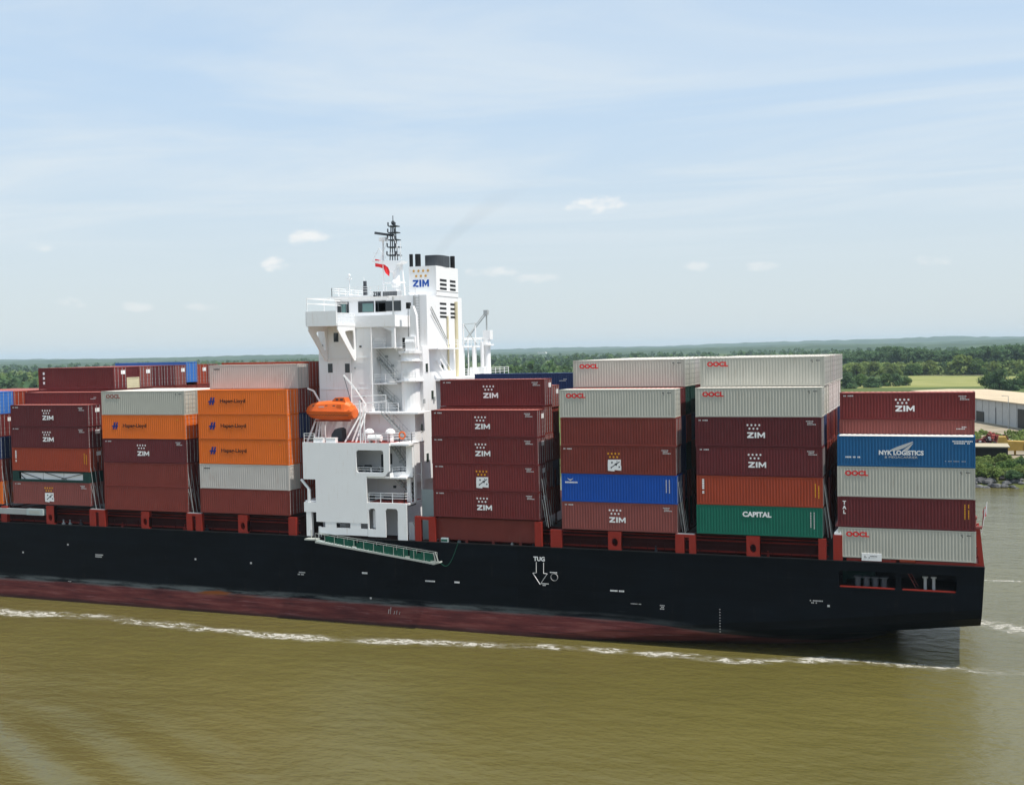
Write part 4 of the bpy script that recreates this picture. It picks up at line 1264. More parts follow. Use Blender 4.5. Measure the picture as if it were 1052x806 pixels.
def stairs(a, b, w=.8, name='stairway'):
    """flight between a (top) and b (foot), both (x, y, z)"""
    a = Vector(a); b = Vector(b); mb = MB(); o = Vector((0, w, 0))
    for s in (0, 1): mb.bar(a + o * s, b + o * s, .06, .16)
    n_ = max(3, int(abs(a.z - b.z) / .28))
    for i in range(1, n_): p_ = a.lerp(b, i / n_); mb.bar(p_, p_ + o, .22, .05)
    for s in (0, 1):
        for k_ in (.55, 1.0): mb.bar(a + o * s + Vector((0, 0, k_)), b + o * s + Vector((0, 0, k_)), .03)
        for i in range(0, n_ + 1, 4): p_ = a.lerp(b, i / n_) + o * s; mb.bar(p_, p_ + Vector((0, 0, 1)), .045)
    return mb.build(name, M['steel'], ship)


railing([(-63.9, .25, 16.6), (-60.6, .25, 16.6)], 1.0)
railing([(-59.7, .4, 16.62), (-59.1, 1.3, 16.62), (-58.4, 1.3, 16.62)], 1.0)
railing([(-62.6, .25, 13.73), (-58.2, .25, 13.73), (-57.7, 1.0, 13.73)], 1.05)
railing([(-70.7, .25, 20.3), (-69.4, .25, 20.3)], 1.05)
railing([(-63.2, .25, 20.34), (-59.9, .25, 20.34), (-59.15, 1.3, 20.36), (-57.65, 1.3, 20.36), (-57.65, 4.0, 20.36)], 1.05)
railing([(-69.0, .1, 9.6), (-68.7, .1, 9.6)], 1.2)
stairs((-62.0, 2.6, 23.5), (-58.9, 2.6, 20.4)); stairs((-61.0, 2.6, 20.0), (-58.6, 2.6, 16.7)); stairs((-60.6, 2.4, 16.4), (-58.2, 2.4, 13.8))
stairs((-65.2, 5.6, 31.0), (-61.6, 5.6, 27.1), .7); stairs((-65.0, 5.6, 26.8), (-61.5, 5.6, 23.8), .7)
# platforms on the recessed wall
for (x0, x1, y0, z_) in ((-66.2, -60.2, 3.2, 23.62), (-65.6, -61.0, 4.6, 26.85), (-65.9, -61.2, 4.6, 30.98)):
    y1 = 6.58
    mb = MB(); mb.box(max(x0, -63.95), x1, y0, y1, z_ - .16, z_)
    if x0 < -63.95: mb.box(x0, -63.952, y0, 4.18, z_ - .16, z_)
    wpart(mb, 'platform')
    railing([(max(x0, -63.9), y0 + .08, z_), (x1, y0 + .08, z_)], 1.0, sp=1.0)
dk = MB(); dk.box(-63.9, XAF + 1.0, 3.0, 6.58, 23.40, 23.58); wpart(dk, 'deck_slab')
# tall thin pillar and bracket below the bridge balcony
# bridge deck, wing
wg = MB(); wg.box(-69.75, -66.0, .0, 4.18, 33.46, 33.62); wg.box(XFW, XAF, 4.18, 27.8, 33.452, 33.62) if False else wg.box(XFW, -61.0, 4.182, 7.98, 33.455, 33.62)
wpart(wg, 'bridge_deck')
wpart(MB().box(-69.78, -65.97, -.12, .0, 33.44, 35.12), 'wing_bulwark')
wpart(MB().box(-69.90, -69.78, -.10, 4.2, 33.44, 35.12), 'wing_bulwark')
mb = MB(); mb.box(-65.97, -65.85, -.06, 4.1, 33.44, 33.75); wpart(mb, 'wing_edge')
railing([(-65.92, .05, 33.75), (-65.92, 4.0, 33.75)], 1.15, sp=.7)
mb = MB(); mb.box(-66.0, -60.9, 4.0, 4.18, 33.3, 34.62); mb.box(-60.9, -60.75, 4.0, 7.98, 33.3, 34.62); wpart(mb, 'balcony_bulwark')
wpart(MB().box(-70.95, XFW, 4.2, 28, 33.3, 34.75), 'bridge_front_bulwark')
for x in (-66.0, -69.72):
    br = MB()
    out_ = [(.02, 33.43), (2.1, 33.43), (4.17, 33.43), (4.17, 31.4), (4.17, 29.5), (3.7, 29.5), (1.9, 31.2), (.02, 33.0)]
    inn = [(1.75, 32.85), (2.6, 32.95), (3.6, 32.95), (3.72, 32.0), (3.72, 30.75), (3.55, 30.7), (2.5, 31.75), (1.7, 32.65)]
    n_ = 8; vs = [(x + dx_, p_[0], p_[1]) for dx_ in (0, .12) for ring_ in (out_, inn) for p_ in ring_]; fs = []
    for i in range(n_):
        j = (i + 1) % n_
        fs += [(i, j, n_ + j, n_ + i), (2 * n_ + i, 3 * n_ + i, 3 * n_ + j, 2 * n_ + j), (i, 2 * n_ + i, 2 * n_ + j, j), (n_ + i, n_ + j, 3 * n_ + j, 3 * n_ + i)]
    br.add(vs, fs); wpart(br, 'wing_bracket')
mb = MB(); mb.box(-61.25, -60.85, 4.05, 4.35, 30.9, 33.3); mb.prism([(-61.25, 33.3), (-61.25, 32.75), (-62.6, 33.3)], 4.1, 4.3); wpart(mb, 'pillar')
# outboard rails on the wing (light canopy frame)
mb = MB(); mb.bar((-69.8, 0, 36.6), (-66.2, 3, 36.6), .10); mb.bar((-69.8, 0, 36.0), (-66.2, 3, 36.05), .08); mb.bar((-69.75, 0, 35.1), (-69.75, 0, 36.6), .06); mb.bar((-69.75, 3.8, 35.1), (-69.75, 3.8, 36.6), .06)
mb.bar((-69.8, 0, 36.6), (-69.8, 7.9, 36.6), .1); mb.bar((-69.8, 0, 36.05), (-69.8, 7.9, 36.05), .08); wpart(mb, 'wing_rail')
# wheelhouse
wh = MB(); wh.box(-70.6, -63.98, 8.0, 24, 33.63, 36.55); wpart(wh, 'wheelhouse')
mb = MB(); mb.box(-71.0, -63.5, 7.6, 24.4, 36.95, 37.15); mb.box(-70.7, -63.6, 7.9, 24.1, 36.56, 36.94); wpart(mb, 'wheelhouse_roof')
for (a, b, m_) in ((-70.3, -69.9, 'glass'), (-69.75, -69.2, 'bridgeglass'), (-69.05, -68.85, 'glass'), (-67.5, -67.05, 'glass'), (-66.95, -65.5, 'bridgeglass'), (-65.2, -64.9, 'glass'), (-64.8, -63.9, 'glass')):
    f = MB(); f.box(a - .05, b + .05, 7.95, 7.985, 35.15, 36.45); fo = f.build('window', M['darkgrey'], ship)
    g = MB(); g.box(a, b, 7.93, 7.948, 35.2, 36.2); g.build('pane', M[m_], fo)
for i in range(9):
    y = 8.8 + i * 1.72; f = MB(); f.box(-70.66, -70.62, y - .05, y + 1.45, 35.1, 36.4); fo = f.build('window', M['darkgrey'], ship)
    g = MB(); g.box(-70.70, -70.662, y, y + 1.4, 35.15, 36.35); g.build('pane', M['bridgeglass'], fo)
mb = MB(); mb.box(-65.2, -61.9, 7.93, 7.985, 35.2, 36.4); mb.build('window', M['glass'], ship)
# window band in casing side (bridge aft windows) then railings on the roof
railing([(-70.9, 7.7, 37.15), (-63.6, 7.7, 37.15)], 1.0, sp=1.0); railing([(-70.9, 7.7, 37.15), (-70.9, 24, 37.15)], 1.0, sp=1.5)
railing([(-63.9, 8.1, 36.95), (-60.0, 8.1, 36.95)], 1.0, sp=1.0)
# name board
nbm = MB(); x0, z0 = q(382, 306, 7.6); x1, z1 = q(413, 298, 7.6)
nbm.box(x0, x1, 7.55, 7.62, z0 + .15, z1 - .05); nb = wpart(nbm, 'name_board')
lx, lz = q(397, 301.7, 7.5)
le = MB(); poly_letters(le, 'ZIM', x0 + .25, lz - .26, .55, .30, .07, 7.52, 7.549); le.build('lettering', M['darkgrey'], nb)
sm = serial_marks(x0 + 1.5, lz - .26, 1.75, .52, 1, 77, 0); link('lettering', sm.mesh('lettering'), nb, Vector((0, 7.535, 0)) - parent_loc(nb), M['darkgrey'])
# roof fittings
mb = MB(); mb.tube((-69.2, 9, 37.15), (-69.2, 9, 39.6), .05, n=6); mb.box(-69.5, -68.9, 8.9, 9.1, 39.2, 39.35); mb.ellipsoid((-69.2, 9, 39.7), .16, .16, .16, 8, 6); wpart(mb, 'whip_mast')
mb = MB(); mb.box(-67.2, -66.8, 8.6, 9, 37.15, 38.3); mb.tube((-67.0, 8.8, 38.3), (-67.0, 8.8, 38.9), .22, n=8); mb.build('search_light', M['darkgrey'], ship)
mb = MB(); mb.tube((-63.5, 10, 37.2), (-63.5, 10, 38.2), .3, n=10); mb.ellipsoid((-63.5, 10, 38.5), .55, .55, .55, 12, 8); wpart(mb, 'satellite_dome', smooth_=False)
mb = MB(); mb.tube((-68.4, 20, 37.15), (-68.4, 20, 39.5), .03, n=5); mb.tube((-65.4, 22, 37.15), (-65.4, 22, 40.5), .03, n=5); mb.tube((-69.9, 14, 37.15), (-69.9, 14, 39.8), .03, n=5); wpart(mb, 'whip_antenna')
# radar mast
mast = MB(); MX, MY = -66.8, 16.0
mast.box(MX - .9, MX + 1.3, MY - .9, MY + .9, 37.15, 37.4)
mast.tube((MX + .45, MY, 37.4), (MX + .35, MY, 41.7), .48, .40, n=12)
mast.tube((MX - 1.1, MY - .6, 37.2), (MX - 1.1, MY - .6, 41.8), .11, n=8); mast.tube((MX + 1.3, MY + .6, 37.2), (MX + .9, MY + .5, 41.7), .11, n=8)
mast.prism([(MX - 2.6, 41.85), (MX + 1.55, 41.72), (MX + 1.5, 41.5), (MX + .9, 41.3), (MX + .4, 40.3), (MX, 40.3), (MX - .4, 41.2), (MX - 2.4, 41.6)], MY - .9, MY + .9)
mast.box(MX - 1.2, MX + 1.3, MY - .7, MY + .7, 39.0, 39.12); mast.box(MX - .9, MX + .9, MY - .6, MY + .6, 38.0, 38.08)
ma = wpart(mast, 'radar_mast')
la = MB()
for sx, sy in ((-.35, -.35), (.35, -.35), (-.35, .35), (.35, .35)): la.bar((MX + .1 + sx, MY + sy, 41.8), (MX + .1 + sx * .55, MY + sy * .55, 46.2), .10)
for i, z_ in enumerate((42.4, 43.4, 44.3, 45.2, 46.0)):
    w_ = .62 - i * .04; la.box(MX + .1 - w_, MX + .1 + w_ + .25, MY - w_, MY + w_, z_, z_ + .12)
    la.tube((MX + .1 - w_, MY - w_, z_ + .1), (MX + .1 - w_, MY - w_, z_ + .55), .09, n=6); la.tube((MX + .1 + w_, MY - w_, z_ + .1), (MX + .1 + w_, MY - w_, z_ + .5), .13, n=6)
la.tube((MX + .1, MY, 46.2), (MX + .1, MY, 47.4), .05, n=6); la.ellipsoid((MX + .1, MY, 46.5), .25, .25, .3, 8, 6)
la.build('signal_mast', M['darkgrey'], ma)
rr = MB(); rr.tube((MX - 1.4, MY, 41.85), (MX - 1.35, MY, 44.7), .13, n=8); rr.box(MX - 1.75, MX - .85, MY - .35, MY + .35, 44.3, 44.75); wpart(rr, 'radar_pedestal', parent=ma)
rr = MB(); rr.bar((MX - 2.3, MY - .4, 45.35), (MX + .0, MY + .3, 44.95), .16, .3); rr.build('radar_scanner', M['darkgrey'], ma)
rr = MB()
for a, b in (((MX - 2.5, 42.0), (MX - 1.6, 43.4)), ((MX - 1.6, 43.4), (MX - .6, 42.0)), ((MX + .8, 42.0), (MX + .8, 43.6)), ((MX + 1.4, 42.0), (MX + 1.3, 44.1)), ((MX - 2.5, 42.8), (MX + 1.4, 42.6)), ((MX + .4, 44.8), (MX + 1.5, 41.9)), ((MX - .2, 44.8), (MX - 1.5, 41.9))):
    rr.bar((a[0], MY - .6, a[1]), (b[0], MY - .6, b[1]), .06)
wpart(rr, 'mast_railing', parent=ma)
# funnel
FX0, FX1, FY0, FY1 = -62.1, -58.55, 10.7, 17.2
fu = MB(); fu.box(FX0, FX1, FY0, FY1, 36.96, 40.5); fn = wpart(fu, 'funnel')
mb = MB()
cx, cy = -59.65, 13.6
n_ = 24
outl = [(cx + 1.15 * math.copysign(abs(math.cos(2 * math.pi * i / n_)) ** .6, math.cos(2 * math.pi * i / n_)), cy + 1.9 * math.copysign(abs(math.sin(2 * math.pi * i / n_)) ** .6, math.sin(2 * math.pi * i / n_))) for i in range(n_)]
uniq = []
for p_ in outl:
    if not uniq or (Vector(p_) - Vector(uniq[-1])).length > .01: uniq.append(p_)
mb.prism_z(uniq, 40.502, 41.85); mb.build('uptake', M['darkgrey'], fn)
for (x, y, r_) in ((-61.9, 11.0, .22), (-61.15, 11.3, .34), (-58.85, 16.3, .30), (-61.2, 14.5, .3)):
    mb = MB(); mb.tube((x, y, 40.5), (x, y, 42.0), r_, n=12); mb.build('exhaust_pipe', M['black'], fn)
for i in range(7):
    sm = MB(); star(sm, (-61.45 if i < 4 else -61.14) + (i % 4) * .62, 39.95 if i < 4 else 39.35, .20, FY0 - .02, FY0 - .004); sm.build('star_emblem', M['gold'], fn)
le = MB(); poly_letters(le, 'ZIM', -61.6, 38.05, .85, .74, .12, FY0 - .022, FY0 - .004); le.build('lettering', M['logoblue'], fn)


def louvers(parent, x, cols, rows, h=.28):
    for (y0, y1) in cols:
        mb = MB()
        for z_ in rows: mb.box(x - .05, x + .012, y0, y1, z_ - h / 2, z_ + h / 2)
        mb.build('louver', M['inkblack'], parent)


louvers(fn, FX1, ((11.75, 13.7), (14.7, 16.4)), (38.85, 38.35, 37.85))
louvers(dh, XAF, ((11.7, 13.6), (14.8, 16.4)), (36.05, 35.5, 34.95, 34.5), .26)
mb = MB(); mb.bar((FX1 + .03, FY0, 37.6), (FX1 + .03, FY1, 37.6), .05); mb.box(FX0 - .1, FX1 + .05, FY0 - .08, FY0, 37.3, 37.45); wpart(mb, 'funnel_ledge', parent=fn)
# provision crane by the recess
cr = MB(); cr.tube((-59.55, 5.3, 23.6), (-59.55, 5.3, 30.2), 1.05, n=18); cr.tube((-59.55, 5.3, 30.2), (-59.55, 5.3, 30.5), 1.35, n=18); cr.tube((-59.55, 5.3, 27.0), (-59.55, 5.3, 27.15), 1.6, n=18); cr.tube((-59.55, 5.3, 29.3), (-59.55, 5.3, 29.4), 1.45, n=18)
ped = wpart(cr, 'crane_pedestal')
railing([(-61.0, 4.2, 27.15), (-58.4, 4.2, 27.15)], .9, sp=.8); railing([(-60.8, 4.3, 30.5), (-58.4, 4.3, 30.5)], .9, sp=.8)
mb = MB(); mb.box(-59.9, -58.7, 4.8, 5.9, 30.5, 32.1); mb.tube((-59.9, 5.2, 31.5), (-58.8, 5.2, 31.5), .5, n=12); wpart(mb, 'crane_winch')
mb = MB(); mb.prism([(-59.4, 31.0), (-58.5, 31.0), (-58.65, 34.6), (-59.0, 35.6), (-59.3, 35.6)], 5.1, 5.6); wpart(mb, 'crane_jib')
mb = MB(); mb.bar((-59.7, 5.35, 35.6), (-59.75, 5.35, 31.8), .05); mb.box(-59.85, -59.45, 5.1, 5.6, 35.3, 36.0); mb.box(-60.3, -59.85, 4.9, 5.6, 30.8, 32.0); mb.build('crane_hook', M['black'], ship)
# extra deck rails, ladders, masts and pipes
railing([(XAF + .05, 18.7, 31.0), (XAF + .05, 25.5, 31.0)], 1.0, sp=1.0)
wpart(MB().box(-63.9, XAF + .1, 18.62, 26.0, 30.8, 31.0), 'platform')
wpart(MB().box(-63.9, XAF + .1, 18.62, 27.8, 26.9, 27.1), 'platform')
for y, z0_, z1_ in ((19.4, 27.1, 33.8), (20.8, 27.1, 31.8), (23.3, 27.1, 34.0), (25.6, 27.1, 30.8)):
    mb = MB(); mb.tube((XAF - .3, y, z0_), (XAF - .3, y, z1_), .09, n=8); wpart(mb, 'deck_post')
mb = MB(); mb.bar((XAF - .2, 19.4, 33.6), (XAF - .2, 23.3, 31.2), .08); mb.bar((XAF - .2, 19.4, 31.2), (XAF - .2, 23.3, 33.8), .08); mb.bar((XAF - .2, 19.4, 33.7), (XAF - .2, 23.3, 33.9), .08); mb.build('deck_bracing', M['steel'], ship)
for x, z0_, z1_ in ((-66.6, 23.8, 33.3), (-63.85, 24.0, 33.3)):
    mb = MB(); mb.tube((x, 4.08, z0_), (x, 4.08, z1_), .07, n=8); wpart(mb, 'wall_pipe')
for x, z0_, z1_ in ((-62.9, 31.2, 36.9), (-60.2, 31.2, 36.9)):
    mb = MB(); mb.tube((x, 7.9, z0_), (x, 7.9, z1_), .08, n=8); mb.build('wall_pipe', M['steel'], ship)
mb = MB()
for i in range(18): mb.bar((-60.0, 7.86, 31.2 + i * .32), (-59.5, 7.86, 31.2 + i * .32), .04)
mb.bar((-60.0, 7.86, 31.0), (-60.0, 7.86, 37), .05); mb.bar((-59.5, 7.86, 31.0), (-59.5, 7.86, 37), .05); mb.build('wall_ladder', M['steel'], ship)
mb = MB()
for z_ in (26.2, 29.8): mb.bar((XFW + .1, 4.13, z_), (-64.1, 4.13, z_), .05, .08)
wpart(mb, 'cable_tray')
for y in (6.4, 9.2, 11.4, 13.2): mb = MB(); mb.box(XAF + .01, XAF + .16, y, y + .35, 24.1 + y * .05, 24.6 + y * .05); mb.build('wall_fitting', M['steel'], ship)
# aft deck behind the casing, far crane
ad = MB(); ad.box(XAF + .01, -55.9, 10.0, 27.5, 26.9, 27.2); wpart(ad, 'aft_platform'); railing([(-56.0, 12.0, 27.2), (-56.0, 27.4, 27.2)], 1.0, sp=1.4)
for y, x in ((19.5, -57.6), (22.0, -57.5)):
    mb = MB(); mb.tube((x, y, 27.2), (x, y, 31.0 if y < 20 else 31.5), .22, n=10); mb.box(x - .4, x + .4, y - .4, y + .4, 27.2, 28.3); wpart(mb, 'vent_post')
cr = MB(); cr.tube((-58.0, 25, 27.2), (-58.0, 25, 31.8), .45, n=14); cr.tube((-58, 25, 31.0), (-58, 25, 31.2), .9, n=14); wpart(cr, 'crane_pedestal')
mb = MB(); mb.bar((-58.0, 25, 32.0), (-60.6, 23.5, 31.9), .25); mb.box(-58.4, -57.4, 24.6, 25.6, 31.8, 33.0); wpart(mb, 'crane_winch')
mb = MB(); mb.bar((-60.4, 23.6, 31.9), (-58.2, 25, 35.3), .12); mb.bar((-60.4, 24.0, 31.9), (-58.0, 25.3, 35.3), .12); mb.bar((-58.0, 25, 32), (-58.0, 25, 35.3), .16); mb.box(-58.35, -57.8, 24.8, 25.3, 35.0, 35.6)
mb.build('crane_jib', M['steel'], ship)
mb = MB(); mb.tube((XAF + .15, 13.6, 28.0), (XAF + .15, 13.6, 34.6), .12, n=8); mb.tube((XAF + .15, 16.2, 26.8), (XAF + .15, 16.2, 36.4), .22, n=8); mb.build('vent_pipe', M['cream'], ship)
mb = MB(); mb.bar((XAF + .12, 9, 35.6), (XAF + .12, 14.2, 31.0), .08, .10); mb.bar((XAF + .12, 9, 34.9), (XAF + .12, 14.2, 30.75), .06, .05); mb.build('stairway', M['steel'], ship)
mb = MB(); mb.bar((XAF + .3, 9.6, 29.4), (XAF + .3, 14.6, 25.9), .10, .22); mb.bar((XAF + .9, 9.6, 29.4), (XAF + .9, 14.6, 25.9), .10, .22); mb.bar((XAF + .9, 9.6, 30.3), (XAF + .9, 14.6, 26.8), .05); wpart(mb, 'stairway')
mb = MB(); mb.box(XAF + .02, XAF + 1.2, 8.3, 15.5, 30.6, 30.75); wpart(mb, 'platform'); railing([(XAF + 1.15, 8.3, 30.75), (XAF + 1.15, 15.5, 30.75)], 1.0)
# small fittings on the walls
rd = random.Random(9)
for i in range(26):
    px, py = rd.uniform(330, 426), rd.uniform(340, 520)
    y = 4.2 if px < 384 or py > 425 else 6.6
    if py > 452 and px < 396: continue
    x, z_ = q(px, py, y); s = rd.uniform(.10, .18)
    mb = MB(); mb.box(x - s, x + s, y - .10, y - .002, z_ - s * .8, z_ + s * .8); mb.build('wall_fitting', M[rd.choice(['darkgrey', 'steel', 'steel'])], ship)
mb = MB(); mb.box(-69.4, -67.5, 4.0, 4.15, 20.4, 20.6) if False else None
d = MB(); x, z_ = q(400, 470, 4.2); d.box(x - 1.0, x - .2, 4.1, 4.18, 16.7, 18.7); d.build('doorway', M['darkgrey'], ship)
d = MB(); x, z_ = q(336, 474, 4.2); d.box(-62.3, -61.6, 4.1, 4.18, 17.6, 18.8); d.build('doorway', M['black'], ship)
for i, (px, py) in enumerate(((369, 481), (378, 480), (386, 482), (381, 511), (398, 511), (345, 540))):
    x, z_ = q(px, py, 2.2); mb = MB(); mb.tube((x - .35, 2.2, z_), (x + .4, 2.2, z_), .3, n=8); mb.box(x - .2, x + .3, 2.0, 2.4, z_ - .6, z_); mb.build('winch', M['darkgrey'], ship)
mb = MB(); mb.box(-58.5, -57.8, 1.8, 2.4, 9.4, 11.4); mb.tube((-59.6, 1.6, 9.4), (-59.6, 1.6, 11.5), .2, n=8); wpart(mb, 'vent_post')
mb = MB(); mb.bar((-57.4, .8, 11.6), (-56.2, .8, 9.7), .12, .3); mb.build('stairway', M['steel'], ship)
mb = MB(); mb.box(-57.3, -55.0, 2.8, 3.0, 9.4, 15.0); mb.build('bulkhead', M['walkgrey'], ship)

# davits (parts of the ship) and lifeboat (hangs from them)
for a in ([(-70.6, 2.4, 20.3), (-70.3, 2.9, 23.0), (-69.9, 3.2, 24.2), (-70.6, 2.4, 26.1), (-71.1, 1.9, 26.4)], [(-65.6, 2.2, 20.3), (-64.5, 2.9, 23.5), (-64.35, 3.1, 24.6), (-65.1, 2.3, 26.3), (-66.3, 1.8, 27.9)]):
    mb = MB()
    for p_, q_ in zip(a, a[1:]): mb.bar(p_, q_, .19, .18)
    b0 = Vector(a[0]) + Vector((.9, .9, 0)); mb.bar(b0, Vector(a[2]) + Vector((0, .2, 0)), .13); mb.bar(Vector(a[0]) + Vector((.1, .3, 1.2)), b0 + Vector((-.2, -.3, 1.2)), .10)
    mb.bar(Vector(a[0]) + Vector((.8, -.6, 0)), Vector(a[1]) + Vector((.4, -.2, 0)), .16); mb.bar(Vector(a[0]) + Vector((-.5, -.8, 0)), Vector(a[1]) + Vector((-.1, -.3, 0)), .16)
    wpart(mb, 'davit')
    fl_ = MB(); fl_.bar(a[4], (a[4][0] + (.6 if a[4][0] < -68 else .9), 1.75, 25.1 if a[4][0] < -68 else 24.9), .05); fl_.build('boat_fall', M['darkgrey'], ship)
mb = MB(); mb.bar((-63.6, .5, 20.3), (-63.6, .5, 25.1), .13); mb.bar((-63.0, .5, 20.3), (-63.2, .5, 24.6), .09); mb.bar((-64.6, .7, 24.6), (-61.2, 2.2, 24.9), .08); mb.bar((-64.6, .7, 25.5), (-61.2, 2.2, 25.6), .07); mb.bar((-61.2, 2.2, 23.6), (-61.2, 2.2, 25.6), .07); wpart(mb, 'davit_frame')
lb = empty('lifeboat', (-67.95, 1.75, 22.75), 'orange enclosed lifeboat hanging from white davits beside the deckhouse', 'lifeboat')


def boat():
    # hull cross-sections along x, local coords: length 6.6
    secs = []
    for x, w, zk_, zg, wt, zt_ in ((-3.35, .12, .85, 1.15, .08, 1.3), (-3.1, .55, .55, 1.15, .35, 1.65), (-2.5, .95, .25, 1.12, .70, 2.0), (-1.5, 1.15, .06, 1.10, .88, 2.25), (0, 1.2, .0, 1.08, .92, 2.35),
                                  (1.5, 1.18, .02, 1.06, .90, 2.35), (2.3, 1.12, .05, 1.05, .86, 2.25), (2.9, 1.0, .1, 1.05, .70, 1.9), (3.2, .85, .25, 1.05, .5, 1.35)):
        secs.append([(x, 0, zk_), (x, -w * .55, zk_ + .12), (x, -w * .92, zk_ + (zg - zk_) * .5), (x, -w, zg), (x, -w * .97, zg + .06), (x, -wt, zg + (zt_ - zg) * .75), (x, -wt * .55, zt_), (x, 0, zt_ + .03),
                     (x, wt * .55, zt_), (x, wt, zg + (zt_ - zg) * .75), (x, w * .97, zg + .06), (x, w, zg), (x, w * .92, zk_ + (zg - zk_) * .5), (x, w * .55, zk_ + .12)])
    n_ = len(secs[0]); mb = MB(); fs = []
    for i in range(len(secs) - 1):
        for j in range(n_): fs.append((i * n_ + j, i * n_ + (j + 1) % n_, (i + 1) * n_ + (j + 1) % n_, (i + 1) * n_ + j))
    fs += [tuple(range(n_)), tuple((len(secs) - 1) * n_ + j for j in range(n_))]
    mb.add([p_ for s_ in secs for p_ in s_], fs)
    mb.build('boat_hull', M['boatorange'], lb, loc=(0, 0, 0))
    f = MB(); pts_ = [(s_[3][0], s_[3][1] - .03, s_[3][2] + .03) for s_ in secs]
    for a, b in zip(pts_, pts_[1:]): f.bar(a, b, .10, .12)
    f.build('fender', M['boatorange'], lb, loc=(0, 0, 0))
    c_ = MB(); c_.prism([(.4, 2.3), (2.3, 2.2), (2.1, 2.75), (.9, 2.75)], -.6, .6); c_.build('cockpit', M['boatorange'], lb, loc=(0, 0, 0))
    for x in (1.15, 1.75):
        w_ = MB(); w_.box(x - .18, x + .18, -.63, -.602, 2.42, 2.62); w_.build('window', M['glass'], lb, loc=(0, 0, 0))
    m_ = serial_marks(-1.1, 1.58, .85, .16, 1, 21, .1); link('lettering', m_.mesh('lettering'), lb, (0, -1.075, 0), M['dimwhite'])
    for x in (-1.9, -.1, .9):
        h_ = MB(); h_.box(x - .16, x + .16, -.99 if abs(x) < 1.5 else -.86, -.80, 1.62, 1.86); h_.build('window', M['glass'], lb, loc=(0, 0, 0))
    h_ = MB(); h_.box(1.35, 1.95, -1.05, -.8, 1.35, 1.95); h_.build('hatch', M['boatorange'], lb, loc=(0, 0, 0))
    gl_ = MB(); pz = [(s_[3][0], s_[3][1] - .10, s_[3][2] - .32) for s_ in secs[1:-1]]
    for i, (a, b) in enumerate(zip(pz, pz[1:])):
        c0, c1 = Vector(a), Vector(b)
        for kk in range(4): m0 = c0.lerp(c1, kk / 4); m1 = c0.lerp(c1, (kk + 1) / 4); mid = (m0 + m1) / 2 - Vector((0, 0, .13)); gl_.tube(m0, mid, .018, n=5); gl_.tube(mid, m1, .018, n=5)
    gl_.build('grab_line', M['black'], lb, loc=(0, 0, 0))
    k_ = MB(); k_.box(-2.2, 2.6, -.06, .06, -.12, .05); k_.build('keel', M['rust'], lb, loc=(0, 0, 0))


boat()
lb.scale = (.95, .95, .95)


def thing_mb(mb, name, mat, label, cat, group=None, smooth_=False):
    o = mb.build(name, M[mat], None, smooth_); return tag(o, label, cat, group)


r_ = empty('life_raft', (-62.0, .9, 20.34), 'white cylindrical life raft canister on the boat deck edge', 'life raft')
mb = MB(); mb.tube((-.8, 0, .5), (.8, 0, .5), .36, n=16); mb.build('canister', M['white'], r_, loc=(0, 0, 0))
mb = MB(); mb.box(-.6, -.45, -.35, .35, 0, .3); mb.box(.45, .6, -.35, .35, 0, .3); mb.build('cradle', M['steel'], r_, loc=(0, 0, 0))
for px, l_ in ((379.5, 'white mushroom ventilator left of the life raft canister'), (401, 'white mushroom ventilator right of the life raft canister')):
    x, _ = q(px, 448, 2.2); v_ = empty('mushroom_ventilator', (x, 2.2, 20.33), l_, 'ventilator', 'ventilators on the boat deck')
    mb = MB(); mb.tube((0, 0, 0), (0, 0, 1.0), .38, n=14); mb.build('duct', M['shipwhite'], v_, loc=(0, 0, 0))
    mb = MB(); mb.ellipsoid((0, 0, 1.0), .58, .58, .5, 14, 8, -.15); mb.build('cowl', M['shipwhite'], v_, loc=(0, 0, 0))
x, z_ = q(413, 447, 1.25)
lr = empty('lifebuoy', (x, 1.28, z_ - .4), 'orange lifebuoy hung on the boat deck rail near the aft corner', 'lifebuoy')
mb = MB(); n_ = 20
for i in range(n_):
    a, b = 2 * math.pi * i / n_, 2 * math.pi * (i + 1) / n_; mb.tube((.36 * math.cos(a), 0, .4 + .36 * math.sin(a)), (.36 * math.cos(b), 0, .4 + .36 * math.sin(b)), .09, n=8)
mb.build('ring', M['boatorange'], lr, loc=(0, 0, 0))
wx = empty('winch_cover', (-67.3, 2.4, 20.33), 'dark grey canvas covered winch below the lifeboat', 'winch')
mb = MB(); mb.prism([(-.9, 0), (.6, 0), (.55, 1.35), (.2, 1.55), (-.35, 1.4), (-.8, .8)], -.5, .5); mb.build('canvas', M['darkgrey'], wx, loc=(0, 0, 0))
for x, l_ in ((-68.9, 'white deck locker left below the lifeboat'), (-67.3, 'white deck locker right below the lifeboat')):
    b_ = empty('deck_locker', (x, .55, 20.3), l_, 'locker', 'lockers on the boat deck')
    mb = MB(); mb.box(-.6, .6, -.3, .3, 0, .5); mb.build('box', M['white'], b_, loc=(0, 0, 0)); mb = MB(); mb.box(-.63, .63, -.33, .33, .502, .56); mb.build('lid', M['white'], b_, loc=(0, 0, 0))

# flag at the yard of the mast
def flag(name, pts, wid, mat, label):
    mb = MB()
    vs = []
    for i, (x, y, z_) in enumerate(pts): vs += [(x, y, z_), (x + wid[0] * .1 * math.sin(i), y + .15 * math.sin(i * 1.3), z_ - wid[1])]
    f = [(2 * i, 2 * i + 1, 2 * i + 3, 2 * i + 2) for i in range(len(pts) - 1)]
    mb.add(vs, f)
    me = mb.mesh(name); me.materials.append(M[mat]); o = link(name, me); sd_ = o.modifiers.new('thick', 'SOLIDIFY'); sd_.thickness = .03
    return tag(o, label, 'flag')


